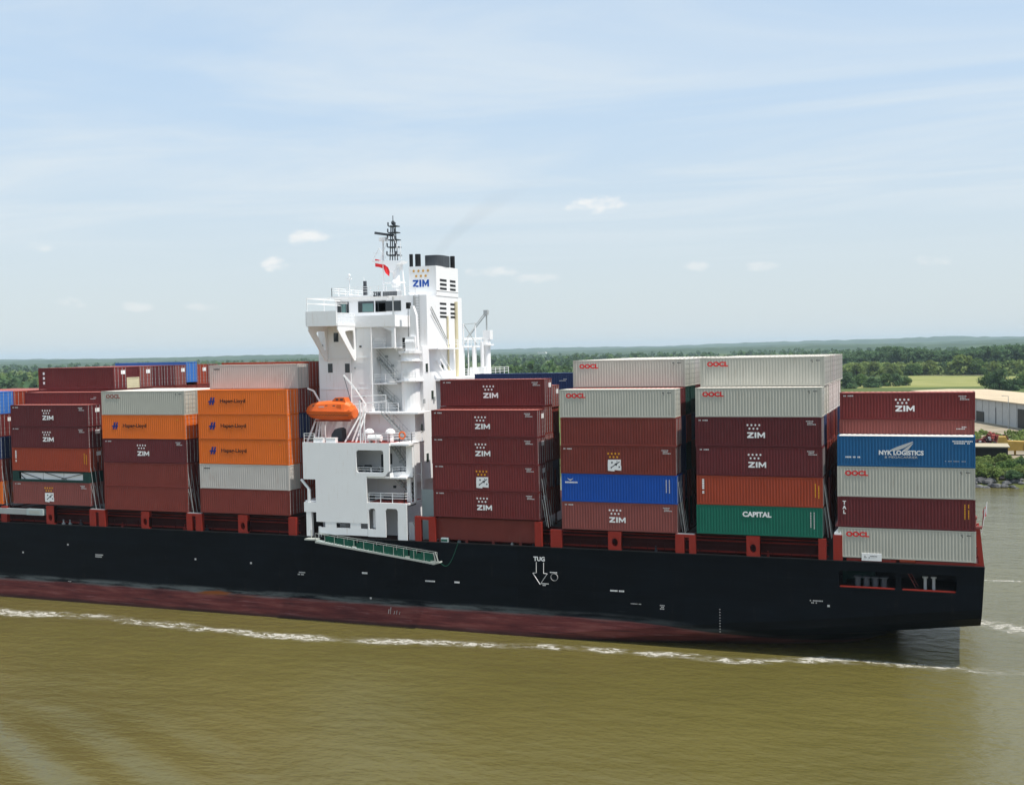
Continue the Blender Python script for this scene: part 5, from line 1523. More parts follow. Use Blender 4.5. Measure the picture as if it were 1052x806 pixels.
flag('flag', [(-68.9, 15.2, 42.05), (-68.4, 15.1, 41.95), (-67.9, 15.3, 41.75), (-67.4, 15.15, 41.15), (-66.9, 15.3, 40.75)], (1, .95), 'flagred', 'red ensign hanging below the radar mast platform')
fp = empty('stern_flag', (.55, 1.2, 12.6), 'small red and white striped flag on a raked staff at the stern rail', 'flag')
mb = MB(); mb.tube((0, 0, 0), (.5, 0, 2.9), .04, n=6); mb.build('staff', M['white'], fp, loc=(0, 0, 0))
for i in range(4):
    mb = MB(); mb.box(.13 + i * .09, .17 + i * .09 + .06, -.02, .02, 1.2 + i * .18, 2.1 + i * .17); mb.build('stripe', M['flagred' if i % 2 == 0 else 'white'], fp, loc=(0, 0, 0))

# accommodation ladder slung outside the hull
gw = empty('accommodation_ladder', (-61.5, -.55, 8.6), 'green sided gangway ladder slung along the black hull below the deckhouse', 'gangway')
A, B = Vector((-68.9, -.55, 9.55)), Vector((-54.2, -.55, 7.55))
mb = MB(); mb.bar(A + Vector((0, -.38, -.35)), B + Vector((0, -.38, -.1)),  .09, .20); mb.bar(A + Vector((0, .38, -.35)), B + Vector((0, .38, -.1)), .09, .20); mb.build('stringer', M['gangwhite'], gw)
mb = MB()
for s in (-.38, .38): mb.bar(A + Vector((0, s, .62)), B + Vector((0, s, 1.0)), .045)
for i in range(13):
    p_ = A.lerp(B, i / 12)
    for s in (-.38, .38): mb.bar(p_ + Vector((0, s, -.2)), p_ + Vector((0, s, .62 + .38 * i / 12)), .04)
mb.build('handrail', M['gangwhite'], gw)
for s in (-.35, .35):
    A2, B2 = A.lerp(B, .08), A.lerp(B, .97); n_ = 26
    for i in range(n_):
        if i % 13 == 7: continue
        p0, p1 = A2.lerp(B2, i / n_), A2.lerp(B2, (i + .96) / n_); h0 = (.36 if i % 3 else .52) + .4 * i / n_ - (.25 if i % 5 == 2 else 0)
        mb = MB(); mb.add([p0 + Vector((0, s, -.1)), p1 + Vector((0, s, -.1)), p1 + Vector((0, s, h0)), p0 + Vector((0, s, h0))], [(0, 1, 2, 3)])
        mb.build('netting_panel', M['netgreen'], gw)
mb = MB()
for i in range(40): p_ = A.lerp(B, (i + .5) / 40); mb.box(p_.x - .14, p_.x + .14, -.9, -.2, p_.z - .26, p_.z - .22)
mb.build('tread', M['walkgrey'], gw)
mb = MB(); mb.bar((-54.4, -.55, 7.35), (-53.6, -.55, 7.6), .7, .15); mb.bar((-54.0, -.9, 7.5), (-54.3, -.9, 8.6), .09); mb.bar((-53.7, -.9, 7.5), (-54.1, -.9, 8.7), .09); mb.build('lower_platform', M['gangwhite'], gw)
mb = MB(); mb.box(-70.3, -68.8, -.95, -.05, 9.35, 9.5); mb.bar((-69.9, -.1, 9.5), (-69.9, -.1, 10.4), .08); mb.build('upper_platform', M['gangwhite'], gw)
ls = MB(); prev = None
for i in range(13):
    t_ = i / 12; p_ = Vector((-54.0 + 2.3 * t_, -.12, 7.6 + 2.1 * t_ - 1.5 * math.sin(math.pi * t_) * (1 - .2 * t_)))
    if prev: ls.tube(prev, p_, .035, n=5)
    prev = p_
thing_mb(ls, 'hanging_line', 'netgreen', 'slack green line hanging from deck edge to the foot of the gangway ladder', 'rope')
# stowed grey gangway at the far left deck edge
sg = empty('stowed_gangway', (-112, .4, 11.1), 'pale grey stowed gangway beam at the left deck edge', 'gangway')
mb = MB(); mb.box(-118.5, -111.2, -.1, .5, 10.75, 11.45); mb.build('beam', M['steel'], sg)
mb = MB(); mb.box(-111.2, -108.6, -.12, .5, 10.72, 11.5); mb.build('end_box', M['walkgrey'], sg)
mb = MB(); mb.box(-110.8, -109.1, -.135, -.121, 10.9, 11.3); mb.build('end_panel', M['lightblue'] if False else M['gangwhite'], sg)
x, z_ = q(457, 556, .2)
fh = empty('pilot_lamp_box', (x, .25, 9.66), 'pale green lamp box on the deck edge beside the gangway foot', 'lamp box'); mb = MB(); mb.box(-.4, .4, -.2, .2, 0, .45); mb.build('box', M['walkgrey'], fh, loc=(0, 0, 0)); mb = MB(); mb.box(-.36, .36, -.215, -.202, .1, .3); mb.build('lens', M['netgreen'], fh, loc=(0, 0, 0))

# ---------------------------------------------------------------- water, land
wm = MB(); wm.add([(-2500, -400, 0), (1500, -400, 0), (1500, 152, 0), (-2500, 152, 0)], [(0, 1, 2, 3)])
tag(wm.build('water', M['water']), kind='structure')


def foam_strip(pts, width, name='wake_foam'):
    me = bpy.data.meshes.new(name); vs = []; uv = []; fs = []; L_ = 0
    for i, p_ in enumerate(pts):
        a = Vector(pts[max(0, i - 1)]); b = Vector(pts[min(len(pts) - 1, i + 1)]); d_ = (b - a).normalized(); n_ = Vector((-d_.y, d_.x))
        if i: L_ += (Vector(p_) - Vector(pts[i - 1])).length
        w_ = width[i] if isinstance(width, (list, tuple)) else width
        for s in (-.5, .5):
            v = Vector(p_) + n_ * w_ * s; vs.append((v.x, v.y, .012)); uv.append((L_, s + .5))
    for i in range(len(pts) - 1): fs.append((2 * i, 2 * i + 2, 2 * i + 3, 2 * i + 1))
    me.from_pydata(vs, [], fs); ul = me.uv_layers.new(name='UVMap')
    for lp in me.loops: ul.data[lp.index].uv = uv[lp.vertex_index]
    me.materials.append(M['foam'])
    return tag(link(name, me), 'white churned foam streaks trailing along the ship side', None, None, 'stuff')


foam_strip([(-135, -8), (-118, -7.4), (-109, -6.9), (-100, -6.0), (-91.4, -6.0), (-82, -6.8), (-73.3, -7.2), (-63.8, -6.9), (-56, -5.8), (-49, -4.8), (-41, -3.4), (-33, -2.6), (-27, -2.6), (-22.1, -3.2), (-17, -1.4), (-13.3, -.2), (-5.3, .0), (4, .4), (12, -.5), (30, -3)],
           [7, 6.5, 6.5, 5.5, 5.5, 5, 5, 5, 4.6, 4.6, 4.2, 4.4, 4.2, 4.6, 4, 4.4, 4.0, 4.0, 4, 4])
foam_strip([(-3, 20), (1.3, 18.7), (5.1, 16.5), (12, 14), (30, 9)], [5, 9, 10, 10, 12])
foam_strip([(1.0, 42.5), (4, 43), (8, 43.6), (25, 46)], [1.5, 2.2, 2.2, 2.5])

g = MB(); g.add([(-30000, 151, 2.0), (20000, 151, 2.0), (20000, 40000, 2.0), (-30000, 40000, 2.0)], [(0, 1, 2, 3)])
tag(g.build('ground', M['ground']), kind='structure')
# sloping river bank
bk = MB(); vs = []; n_ = 240; rd = random.Random(3)
for i in range(n_ + 1):
    x = -1500 + 2300 * i / n_
    vs += [(x, 141 + rd.uniform(-2, 2), -.3), (x, 149 + rd.uniform(-1.5, 1.5), 1.4 + rd.uniform(-.3, .4)), (x, 156, 2.03)]
bk.add(vs, [f for i in range(n_) for f in ((3 * i, 3 * i + 3, 3 * i + 4, 3 * i + 1), (3 * i + 1, 3 * i + 4, 3 * i + 5, 3 * i + 2))])
tag(bk.build('river_bank', M['bank']), kind='structure')


def patch(name, pts, mat, z_=2.01):
    mb = MB(); mb.add([(p_[0], p_[1], z_) for p_ in pts], [tuple(range(len(pts)))]); return tag(mb.build(name, M[mat]), kind='structure')


patch('yard', [(-60, 166), (60, 160), (90, 260), (20, 330), (-70, 500)], 'yard', 2.006)
patch('field', [tuple(atz(a, b, 2)[:2]) for a, b in ((870, 399), (1052, 396), (1052, 386.5), (935, 386))], 'field', 2.02)
patch('sand_flat', [tuple(atz(a, b, 2)[:2]) for a, b in ((840, 359.2), (985, 357.6), (985, 356.0), (840, 357.4))], 'sand', 2.03)
patch('path', [tuple(atz(a, b, 2)[:2]) for a, b in ((935, 385.6), (1052, 385.4), (1052, 384.6), (935, 384.6))], 'sand', 2.024)
patch('road', [(14, 322), (34, 262), (29, 261), (9, 321)], 'sand', 2.014)

# far wooded ridges
def ridge(name, dist, h0, h1, seed, a0=-62, a1=20, depth=900, mat='hills'):
    rd_ = random.Random(seed); n_ = 260; vs = []
    ph = [rd_.uniform(0, 6.28) for _ in range(8)]
    for i in range(n_ + 1):
        a = R(a0 + (a1 - a0) * i / n_)
        t_ = i / n_
        h = h0 + (h1 - h0) * t_
        h *= 1 + .22 * math.sin(9 * t_ + ph[0]) + .14 * math.sin(23 * t_ + ph[1]) + .08 * math.sin(57 * t_ + ph[2])
        h += rd_.uniform(-1, 1) * h * .08
        for d_, k_ in ((0, 0), (depth * .25, .72), (depth * .5, 1.0), (depth, .9)):
            r0 = dist + d_
            vs.append((CAM.x + math.sin(a) * r0, CAM.y + math.cos(a) * r0, 1.5 + h * k_))
    mb = MB(); fs = []
    for i in range(n_):
        for j in range(3): fs.append((4 * i + j, 4 * i + 4 + j, 4 * i + 5 + j, 4 * i + 1 + j))
    mb.add(vs, fs)
    return tag(mb.build(name, M[mat]), kind='structure')


ridge('hills', 4200, 12, 22, 1)
ridge('hills', 6500, 16, 38, 2)
ridge('hills', 9500, 22, 62, 3, depth=2000)

# ---------------------------------------------------------------- vegetation
def leaf_cloud(rs, centers, radii, n_each, size, flat=.9):
    """quads scattered through ellipsoidal clumps; returns verts (4N,3)"""
    C_ = np.repeat(centers, n_each, 0); Rr = np.repeat(radii, n_each, 0); Nn = len(C_)
    d_ = rs.normal(size=(Nn, 3)); d_ /= np.linalg.norm(d_, axis=1, keepdims=True)
    r0 = rs.uniform(.55, 1.0, (Nn, 1)) ** .6
    P_ = C_ + d_ * Rr * r0
    nrm = d_ * .8 + rs.normal(size=(Nn, 3)) * .6 + np.array([0, 0, .35]); nrm /= np.linalg.norm(nrm, axis=1, keepdims=True)
    t_ = np.cross(nrm, rs.normal(size=(Nn, 3))); t_ /= np.linalg.norm(t_, axis=1, keepdims=True); b_ = np.cross(nrm, t_)
    s = (size if np.isscalar(size) else np.repeat(size, n_each)[:, None]) * rs.uniform(.6, 1.3, (Nn, 1))
    V = np.stack([P_ - t_ * s - b_ * s * .6, P_ + t_ * s * .8 - b_ * s * .7, P_ + t_ * s + b_ * s * .6, P_ - t_ * s * .7 + b_ * s * .7], 1).reshape(-1, 3)
    return V


def quad_mesh(name, V, mat):
    n_ = len(V) // 4; me = bpy.data.meshes.new(name)
    me.vertices.add(len(V)); me.vertices.foreach_set('co', V.astype(np.float32).ravel())
    me.loops.add(4 * n_); me.loops.foreach_set('vertex_index', np.arange(4 * n_, dtype=np.int32))
    me.polygons.add(n_); me.polygons.foreach_set('loop_start', np.arange(0, 4 * n_, 4, dtype=np.int32)); me.polygons.foreach_set('loop_total', np.full(n_, 4, dtype=np.int32))
    me.update(); me.validate(); me.materials.append(mat)
    return me


def crown_clumps(rs, h, w, n_):
    """clump centres and radii for one crown of height h, half-width w, base at z = .12h"""
    cs, rr = [], []
    for _ in range(n_):
        a = rs.uniform(0, 6.283); t_ = rs.uniform(.02, 1); prof = math.sin(math.pi * min(1, .30 + .66 * t_)) ** .6 * .85 + .12
        r0 = w * prof * rs.uniform(.25, .85)
        cs.append((r0 * math.cos(a), r0 * math.sin(a), h * (.06 + .80 * t_))); s = w * rs.uniform(.26, .46); rr.append((s, s, s * .8))
    return np.array(cs), np.array(rr)


def tree(name, loc, h, w, mat, label, group, seed, n_clump=26, n_leaf=70, cat='tree'):
    rs = np.random.RandomState(seed)
    root = empty(name, loc, label, cat, group)
    tr = MB(); tr.tube((0, 0, -.2), (0, 0, h * .55), w * .07 + .06, w * .03 + .03, n=7)
    for k_ in range(4):
        a = rs.uniform(0, 6.28); tr.tube((0, 0, h * (.2 + .08 * k_)), (w * .55 * math.cos(a), w * .55 * math.sin(a), h * (.45 + .1 * k_)), w * .03 + .03, .03, n=5)
    tr.build('trunk', M['bark'], root, loc=(0, 0, 0))
    cs, rr = crown_clumps(rs, h, w, n_clump)
    V = leaf_cloud(rs, cs, rr, n_leaf, max(.16, w * .07))
    link('crown', quad_mesh('crown', V, M[mat]), root, (0, 0, 0))
    return root


def merged_wood(name, spots, mat, label, seed, n_clump=9, n_leaf=11, leaf_k=.2):
    rs = np.random.RandomState(seed); parts = []
    for (x, y, h, w) in spots:
        cs, rr = crown_clumps(rs, h, w, n_clump); V = leaf_cloud(rs, cs + np.array([x, y, 1.6]), rr, n_leaf, w * leaf_k); parts.append(V)
    o = link(name, quad_mesh(name, np.concatenate(parts), M[mat])); return tag(o, label, None, None, 'stuff')


rd = random.Random(11)
# the dense dark wood behind the field
spots = []
for i in range(1000):
    px = rd.uniform(835, 1075); 
    d_ = rd.uniform(0, 1) ** 1.4
    base = atz(px, 380.5 - (px - 860) * .008, 2); dirv = Vector((base.x - CAM.x, base.y - CAM.y, 0)).normalized()
    p_ = base + dirv * d_ * 260
    h = rd.uniform(17, 24) * (1 + .14 * math.sin(px * .05)) * (1.0 if px > 905 else .86); spots.append((p_.x, p_.y, h, rd.uniform(6, 10)))
merged_wood('wood', spots, 'leafdark', 'dense dark green wood standing behind the mown field', 21, 12, 14, .15)
# woods across the plain, thinning with distance
spots2, spots3 = [], []
for i in range(2600):
    px = rd.uniform(-60, 1110); d_ = 900 + 2900 * rd.random() ** 1.1
    a = math.atan2((px - 526) / F_PX, 1) - math.atan2(.35408516, .93446655)
    x, y = CAM.x + math.sin(a) * d_, CAM.y + math.cos(a) * d_
    if px > 830 and d_ < 1650: continue
    nz_ = math.sin(x * .006 + 1.3) * math.cos(y * .0045) + .5 * math.sin(x * .017 + y * .011)
    if nz_ < -.25: continue
    (spots2 if rd.random() < .6 else spots3).append((x, y, rd.uniform(9, 19), rd.uniform(6, 12)))
merged_wood('wood', spots2, 'leafmid', 'scattered green woods over the plain beyond the ship', 22, 7, 9, .24)
merged_wood('wood', spots3, 'leafdark', 'darker clumps of woodland over the plain beyond the ship', 23, 7, 9, .24)
# left hand green close behind the river
spots = []
for i in range(420):
    px = rd.uniform(-40, 330); d_ = rd.uniform(1000, 1900)
    a = math.atan2((px - 526) / F_PX, 1) - math.atan2(.35408516, .93446655)
    spots.append((CAM.x + math.sin(a) * d_, CAM.y + math.cos(a) * d_, rd.uniform(6, 12), rd.uniform(6, 12)))
merged_wood('wood', spots, 'leaflight', 'green scrub on the far bank at the left', 24, 6, 9, .24)

TG = 'trees and bushes beyond the far bank'
TREES = [  # px, base py, h, half width, material, label
    (870, 399, 10.1, 6.5, 'leafdark', 'dark bushy tree right beside the pale grey container stack'),
    (884, 397, 7.8, 6, 'leafmid', 'mid green bush second from the container stack at the near field edge'),
    (897, 398, 7.0, 6.5, 'leafdark', 'dark round bush third from the container stack at the near field edge'),
    (910, 396.5, 8.6, 6, 'leafmid', 'taller mid green tree at the left end of the mown field'),
    (921, 396.5, 8, 5.5, 'leafdark', 'low dark bush above the middle of the topmost maroon stern container'),
    (931, 396, 6, 4.5, 'leafmid', 'small low bush at the left corner of the mown field'),
    (880, 387, 11, 8, 'leaflight', 'light green bush row tree leftmost before the dark wood'),
    (898, 386.5, 12, 9, 'leaflight', 'yellowish green tree before the dark wood above the near bushes'),
    (918, 386, 9, 8, 'leaflight', 'light green low bush before the dark wood at the field\'s left end'),
    (938, 385.6, 10, 8, 'leafmid', 'mid green bush on the far edge of the field, left part'),
    (955, 385.2, 12, 9, 'leaflight', 'light green bush on the far edge of the field, second from left'),
    (969, 385, 12, 8, 'leafdark', 'darker bush on the far edge of the field beside the big round one'),
    (988, 385, 16, 15, 'leaflight', 'big round light green tree on the far edge of the field'),
    (1005, 385, 13, 11, 'leafmid', 'round mid green tree right of the big light green one'),
    (1022, 385, 11, 9, 'leaflight', 'light green bush on the far field edge above the large dark bush'),
    (1036, 385, 12, 9, 'leafmid', 'mid green bush on the far field edge towards the right'),
    (1049, 385, 12, 8, 'leaflight', 'light green tree on the far field edge at the right border'),
    (1016, 400, 10, 6.5, 'leafmid', 'tall mid green tree leftmost of the large bush group behind the warehouse roof'),
    (1027, 401, 12, 7.5, 'leafdark', 'largest dark bushy tree behind the warehouse roof'),
    (1041, 401, 7, 5.5, 'leafdark', 'lower dark bush right of the largest one behind the warehouse'),
    (1052, 399, 8, 6, 'leafmid', 'mid green bush cut by the right border behind the warehouse'),
]
for i, (px, py, h, w, m_, l_) in enumerate(TREES):
    p_ = atz(px, py, 2); tree('bushy_tree', (p_.x, p_.y, 2), h, w, m_, l_, TG, 100 + i)
# shrubs of the near bank, right of the stern
BANK = [(1006, 487, 3.6, 2.6, 'leaflight', 'light green bank shrub beside the stern container stack'), (1014, 484, 2.6, 2.4, 'leafmid', 'mid green low shrub on the bank below the barge'),
        (1021, 488, 2.6, 2.4, 'leaflight', 'light green shrub right above the bank boulders'), (1029, 478, 4.6, 2.2, 'leaflight', 'tall light green shrub in front of the yellow steel frame'),
        (1036, 482, 3.0, 3.0, 'leafmid', 'wide mid green shrub on the bank below the yellow steel frame'), (1046, 486, 2.4, 2.6, 'leaflight', 'light green low shrub on the bank near the right border'),
        (1051, 480, 3.6, 2.6, 'leafdark', 'dark shrub at the right border on the bank'), (1040, 489, 1.8, 2.2, 'leafdark', 'small dark shrub by the waterline boulders')]
for i, (px, py, h, w, m_, l_) in enumerate(BANK):
    p_ = atz(px, py, 2); tree('shrub', (p_.x, p_.y, 1.9), h * .62, w * .85, m_, l_, 'shrubs on the river bank', 200 + i, 22, 60, 'shrub')
scr = []
for i in range(520): scr.append((rd.uniform(-8, 40), rd.uniform(147, 180), rd.uniform(.6, 1.9), rd.uniform(.8, 2)))
for i in range(260): scr.append((rd.uniform(-5, 60), rd.uniform(205, 262), rd.uniform(.8, 2.0), rd.uniform(1.2, 2.6)))
merged_wood('undergrowth', scr, 'leaflight', 'low weeds and brush between the bank and the warehouse', 31, 6, 16, .17)

hd = []
for i in range(230):
    p_ = atz(rd.uniform(868, 1060), 384.9 + rd.uniform(-.5, .3), 2); hd.append((p_.x, p_.y, rd.uniform(7, 12), rd.uniform(6, 10)))
merged_wood('scrub', hd, 'leafpale', 'light green scrub belt between the mown field and the dark wood', 33, 9, 16, .13)
# boulders along the waterline
BL = [(1004, 490, 1.5, 'dark angular boulder nearest the stern container stack'), (1011, 491, 1.1, 'small boulder second from the stern stack at the waterline'), (1019, 492, 1.4, 'grey boulder left of the big pale one'),
      (1028, 492, 2.0, 'big pale squarish boulder at the waterline'), (1036, 491, 1.2, 'low dark boulder right of the big pale one'), (1043, 491, 1.4, 'flat grey boulder near the right border'), (1050, 490, 1.7, 'pale boulder cut by the right border at the waterline')]
for i, (px, py, s, l_) in enumerate(BL):
    rs = random.Random(60 + i); bm = bmesh.new(); bmesh.ops.create_icosphere(bm, subdivisions=2, radius=1)
    for v in bm.verts: v.co *= rs.uniform(.78, 1.18); v.co.x *= s * 1.25; v.co.y *= s; v.co.z *= s * .75
    me = bpy.data.meshes.new('boulder'); bm.to_mesh(me); bm.free(); me.materials.append(M['rock']); p_ = atz(px, py - .5, .6); me.transform(Matrix.Scale(1.35, 4))
    tag(link('boulder', me, None, (p_.x, p_.y, .55)), l_, 'boulder', 'boulders along the waterline')
rs = random.Random(77); rb = MB()
for i in range(320):
    x, y = rs.uniform(-20, 60), rs.uniform(140.5, 148.5); s = rs.uniform(.3, 1.1); rb.ellipsoid((x, y, (y - 141) * .22), s * 1.2, s, s * .7, 6, 4)
tag(rb.build('rip_rap', M['rock']), 'small loose stones along the river bank', None, None, 'stuff')

# ---------------------------------------------------------------- warehouse and yard
wd = Vector((12.5, -38.0, 0)).normalized(); wn = Vector((wd.y, -wd.x, 0)) * -1     # along the long wall (towards camera), and into the building (+x)
if wn.x < 0: wn = -wn
W0 = Vector((9.4, 323, 0)) - wd * 72; LW, DW, HE = 160, 30, 8.1
wr = empty('warehouse', (W0.x, W0.y, 2), 'long pale metal warehouse with sandy roof on the far bank', 'warehouse')


def wp(u, v, z_): p_ = W0 + wd * u + wn * v; return (p_.x, p_.y, 2 + z_)


mb = MB(); mb.add([wp(0, 0, 0), wp(LW, 0, 0), wp(LW, 0, HE), wp(0, 0, HE), wp(0, DW, 0), wp(LW, DW, 0), wp(LW, DW, HE), wp(0, DW, HE), wp(0, DW / 2, HE + .25), wp(LW, DW / 2, HE + .25)],
                  [(0, 1, 2, 3), (4, 5, 6, 7), (1, 5, 6, 9, 2), (0, 4, 7, 8, 3)])
mw = paint('pale_cladding', (.46, .46, .45), .6, .14, .3); mr = paint('sandy_roof_sheet', (.50, .40, .27), .7, .22, .7, (.34, .24, .15), scale=.12)
mb.build('wall', mw, wr)
mb = MB(); e_ = -.8
mb.add([wp(-1, e_, HE + .05), wp(LW + 1, e_, HE + .05), wp(LW + 1, DW / 2, HE + .40), wp(-1, DW / 2, HE + .40), wp(-1, DW + .8, HE + .05), wp(LW + 1, DW + .8, HE + .05),
        wp(-1, e_, HE - .25), wp(LW + 1, e_, HE - .25)], [(0, 1, 2, 3), (3, 2, 5, 4), (6, 7, 1, 0)])
mb.build('roof', mr, wr)
for u in range(6, LW, 6):
    mb = MB(); p0 = wp(u, -.08, 0); p1 = wp(u, -.08, HE - .3); mb.bar(p0, p1, .18); mb.build('wall_rib', mw, wr)
for (u, w_, dh_) in ((72.5, 7, 3.6), (109, 11, 6.2)):
    mb = MB(); mb.add([wp(u, -.2, .0), wp(u + w_, -.2, .0), wp(u + w_, -.2, dh_), wp(u, -.2, dh_), wp(u, .3, .0), wp(u + w_, .3, .0), wp(u + w_, .3, dh_), wp(u, .3, dh_)], [(0, 1, 2, 3), (4, 5, 6, 7), (0, 1, 5, 4), (1, 2, 6, 5), (2, 3, 7, 6), (3, 0, 4, 7)])
    mb.build('loading_door', M['black'], wr)
for u in (90, 101):
    mb = MB(); mb.add([wp(u, -.12, 0), wp(u + .5, -.12, 0), wp(u + .5, -.12, 5.6), wp(u, -.12, 5.6)], [(0, 1, 2, 3)]); mb.build('wall_gap', M['darkgrey'], wr)
# lamp pole before the warehouse
p_ = atz(1036, 440, 2); lp = empty('lamp_pole', (p_.x, p_.y, 2), 'slender grey lamp pole standing before the warehouse wall', 'lamp pole')
mb = MB(); mb.tube((0, 0, 0), (0, 0, 10.5), .14, .08, n=8); mb.build('pole', M['steel'], lp, loc=(0, 0, 0)); mb = MB(); mb.bar((0, 0, 10.4), (-1.4, 0, 10.6), .12); mb.box(-2.0, -1.3, -.15, .15, 10.5, 10.65); mb.build('lamp_head', M['steel'], lp, loc=(0, 0, 0))

# derelict barge on the bank
bg_ = empty('barge', (8.0, 184, 2), 'dark derelict barge with pale deck lying on the bank beside the stern containers', 'barge')
mb = MB(); mb.prism_x([(-4, 0), (4, 0), (4.6, 3.0), (-4.6, 3.0)], -5.5, 4.2); mb.build('barge_hull', M['black'], bg_, loc=(0, 0, 0))
mb = MB(); mb.box(-5.7, 4.6, -4.8, 4.8, 3.002, 3.25); mb.build('barge_deck', M['sand'], bg_, loc=(0, 0, 0))
mb = MB(); mb.prism_x([(-2, 3.252), (2, 3.252), (1.6, 4.6), (-1.6, 4.6)], -7.6, -4.2); mb.build('tarpaulin', M['white'], bg_, loc=(0, 0, 0))
yf = empty('yellow_steel_frame', (15.0, 193, 2), 'yellow steel structure with dark openings lying behind the bank shrubs', 'steel structure')
my = paint('weathered_yellow', (.42, .27, .06), .6, .3, .7, (.20, .10, .04))
mb = MB(); mb.prism([(-4.6, 2.4), (-3.2, 2.2), (-3.0, 1.2), (8, 1.4), (8, 3.2), (-2.2, 3.6), (-2.6, 4.6), (-4.2, 4.6)], -1.6, 1.6); mb.build('girder', my, yf, loc=(0, 0, 0))
for x in (-3.8, -.5, 2.0, 3.2, 6): mb = MB(); mb.bar((x, 0, 0), (x, 0, 1.9), .5); mb.build('leg', my, yf, loc=(0, 0, 0))
for x in (1.4, 2.8): mb = MB(); mb.box(x, x + .8, -1.66, -1.602, 1.45, 2.9); mb.build('opening', M['black'], yf, loc=(0, 0, 0))
mb = MB(); mb.box(-2.0, 7.5, -1.4, 1.4, .3, 1.2); mb.build('base_shade', M['deckdark'], yf, loc=(0, 0, 0)) if False else None
# heap of rusty scrap
sh_ = empty('scrap_heap', (10.6, 218, 2), 'heap of rusty red scrap metal in the yard beyond the barge', 'scrap heap'); rs = random.Random(8)
for k_, mt in enumerate(('brown', 'deckdark', 'brown', 'steel')):
    mb = MB()
    for i in range(40 if k_ < 3 else 14):
        a = rs.uniform(0, 6.28); r0 = rs.uniform(0, 6.5); c_ = Vector((r0 * math.cos(a), r0 * .6 * math.sin(a), max(.2, 3.4 * (1 - r0 / 7.5)) * rs.uniform(.5, 1)))
        d_ = Vector((rs.gauss(0, 1), rs.gauss(0, 1), rs.gauss(0, .5))).normalized() * rs.uniform(.6, 1.6); mb.bar(c_ - d_, c_ + d_, rs.uniform(.15, .8), rs.uniform(.1, .5))
    mb.build('scrap_piece', M[mt], sh_, loc=(0, 0, 0))
s2 = empty('scrap_heap', (19.5, 208, 2), 'lower heap of grey and red scrap by the right border', 'scrap heap')
for k_, mt in enumerate(('steel', 'brown', 'darkgrey')):
    mb = MB()
    for i in range(30):
        a = rs.uniform(0, 6.28); r0 = rs.uniform(0, 7); c_ = Vector((r0 * math.cos(a), r0 * .6 * math.sin(a), max(.2, 2.6 * (1 - r0 / 8)) * rs.uniform(.5, 1)))
        d_ = Vector((rs.gauss(0, 1), rs.gauss(0, 1), rs.gauss(0, .4))).normalized() * rs.uniform(.6, 1.8); mb.bar(c_ - d_, c_ + d_, rs.uniform(.15, .6), rs.uniform(.1, .4))
    mb.build('scrap_piece', M[mt], s2, loc=(0, 0, 0))
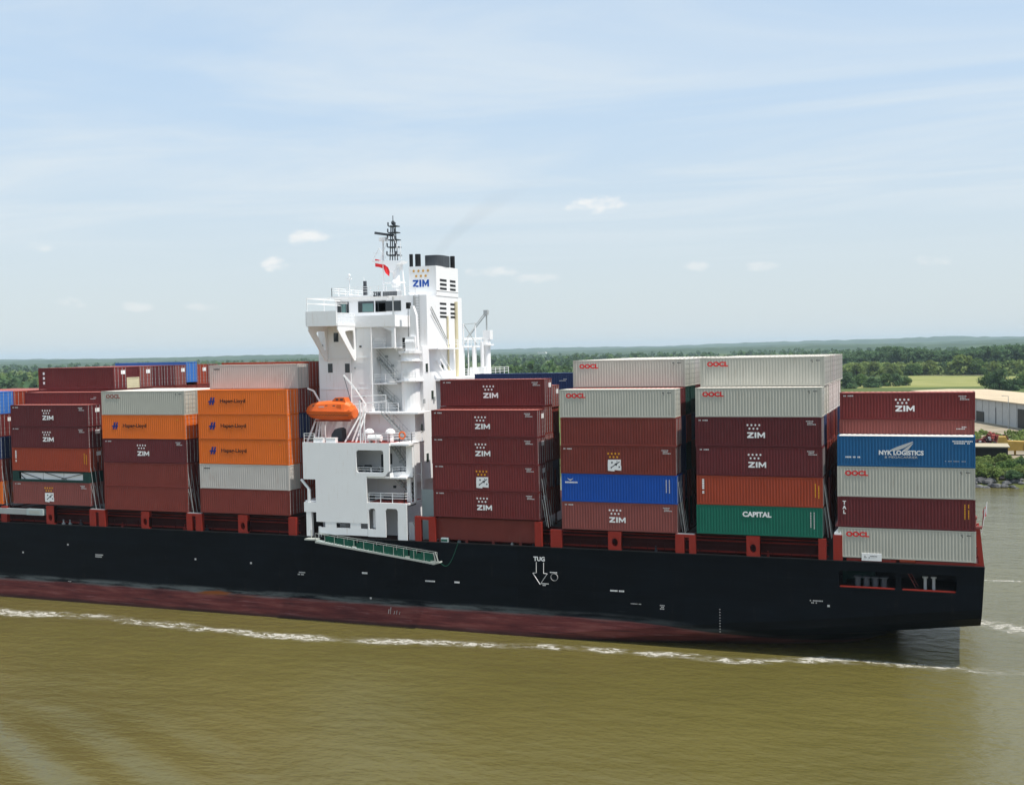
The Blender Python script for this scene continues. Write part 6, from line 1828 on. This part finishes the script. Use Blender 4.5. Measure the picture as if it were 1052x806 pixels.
# far buildings, small and pale
FB = [(945, 357.5, 26, 7, 'long low pale building in the sandy strip before the dark wood\'s horizon'), (985, 352.8, 60, 12, 'white far building leftmost above the dark wood'), (1010, 352.0, 46, 14, 'white far building in the middle above the dark wood'), (1024, 351.9, 40, 11, 'white far building near the right border above the dark wood'),
      (557, 361.5, 40, 14, 'tiny pale far building above the woods right of the deckhouse')]
for px, py, w_, h, l_ in FB:
    p_ = atz(px, py, 2)
    d_ = (p_ - CAM); dist = Vector((d_.x, d_.y)).length
    if dist > 5200: k_ = 5200 / dist; p_ = Vector((CAM.x + d_.x * k_, CAM.y + d_.y * k_, 2))
    b_ = empty('far_building', (p_.x, p_.y, 2), l_, 'building', 'far buildings on the plain'); mb = MB(); mb.box(-w_ / 2, w_ / 2, -8, 8, 0, h); mb.build('wall', M['white'], b_, loc=(0, 0, 0))
    mb = MB(); mb.prism([(-w_ / 2 - 1, h), (w_ / 2 + 1, h), (w_ / 2 - 4, h + 3), (-w_ / 2 + 4, h + 3)], -9, 9); mb.build('roof', M['roofpale'], b_, loc=(0, 0, 0))

# ---------------------------------------------------------------- air
def volume_mat(name, dens, col, aniso=0.0, absorb=None):
    m = bpy.data.materials.new(name); m.use_nodes = True; t = m.node_tree; t.nodes.clear()
    v = N(t, 'ShaderNodeVolumePrincipled'); v.inputs['Density'].default_value = dens; v.inputs['Color'].default_value = (*col, 1); v.inputs['Anisotropy'].default_value = aniso
    o = N(t, 'ShaderNodeOutputMaterial'); t.links.new(v.outputs[0], o.inputs['Volume'])
    return m


hz = MB(); hz.box(-16000, 10000, -420, 14500, -1.5, 110)
ho = hz.build('haze', volume_mat('haze_air', 6.0e-5, (.70, .88, 1.0)))
tag(ho, 'pale summer haze over the river plain', None, None, 'stuff')
# faint exhaust plume
pl = MB(); vs = []; n_ = 12; m_ = 10
for i in range(n_ + 1):
    t_ = i / n_; c_ = Vector((-59.6 + 9.5 * t_, 13.6 + 6 * t_, 42.0 + 9.0 * t_ ** .8)); r0 = 1.0 + 3.6 * t_
    for j in range(m_): a = 2 * math.pi * j / m_; vs.append((c_.x + r0 * math.cos(a), c_.y + r0 * math.sin(a) * .8, c_.z + r0 * .35 * math.sin(a + .6)))
pl.add(vs, [(i * m_ + j, i * m_ + (j + 1) % m_, (i + 1) * m_ + (j + 1) % m_, (i + 1) * m_ + j) for i in range(n_) for j in range(m_)] + [tuple(range(m_ - 1, -1, -1)), tuple(n_ * m_ + j for j in range(m_))])
po = pl.build('smoke', volume_mat('smoke_air', .03, (.25, .24, .24)))
sn = po.data.materials[0].node_tree; stc = N(sn, 'ShaderNodeTexCoord'); ssp = N(sn, 'ShaderNodeSeparateXYZ'); sn.links.new(stc.outputs['Object'], ssp.inputs[0])
sv = [n for n in sn.nodes if n.type == 'PRINCIPLED_VOLUME'][0]; sn.links.new(smooth(sn, ssp.outputs[2], 42.0, 52.0, .034, 0.0), sv.inputs['Density'])
tag(po, 'faint grey exhaust smoke drifting up from the funnel', None, None, 'stuff')
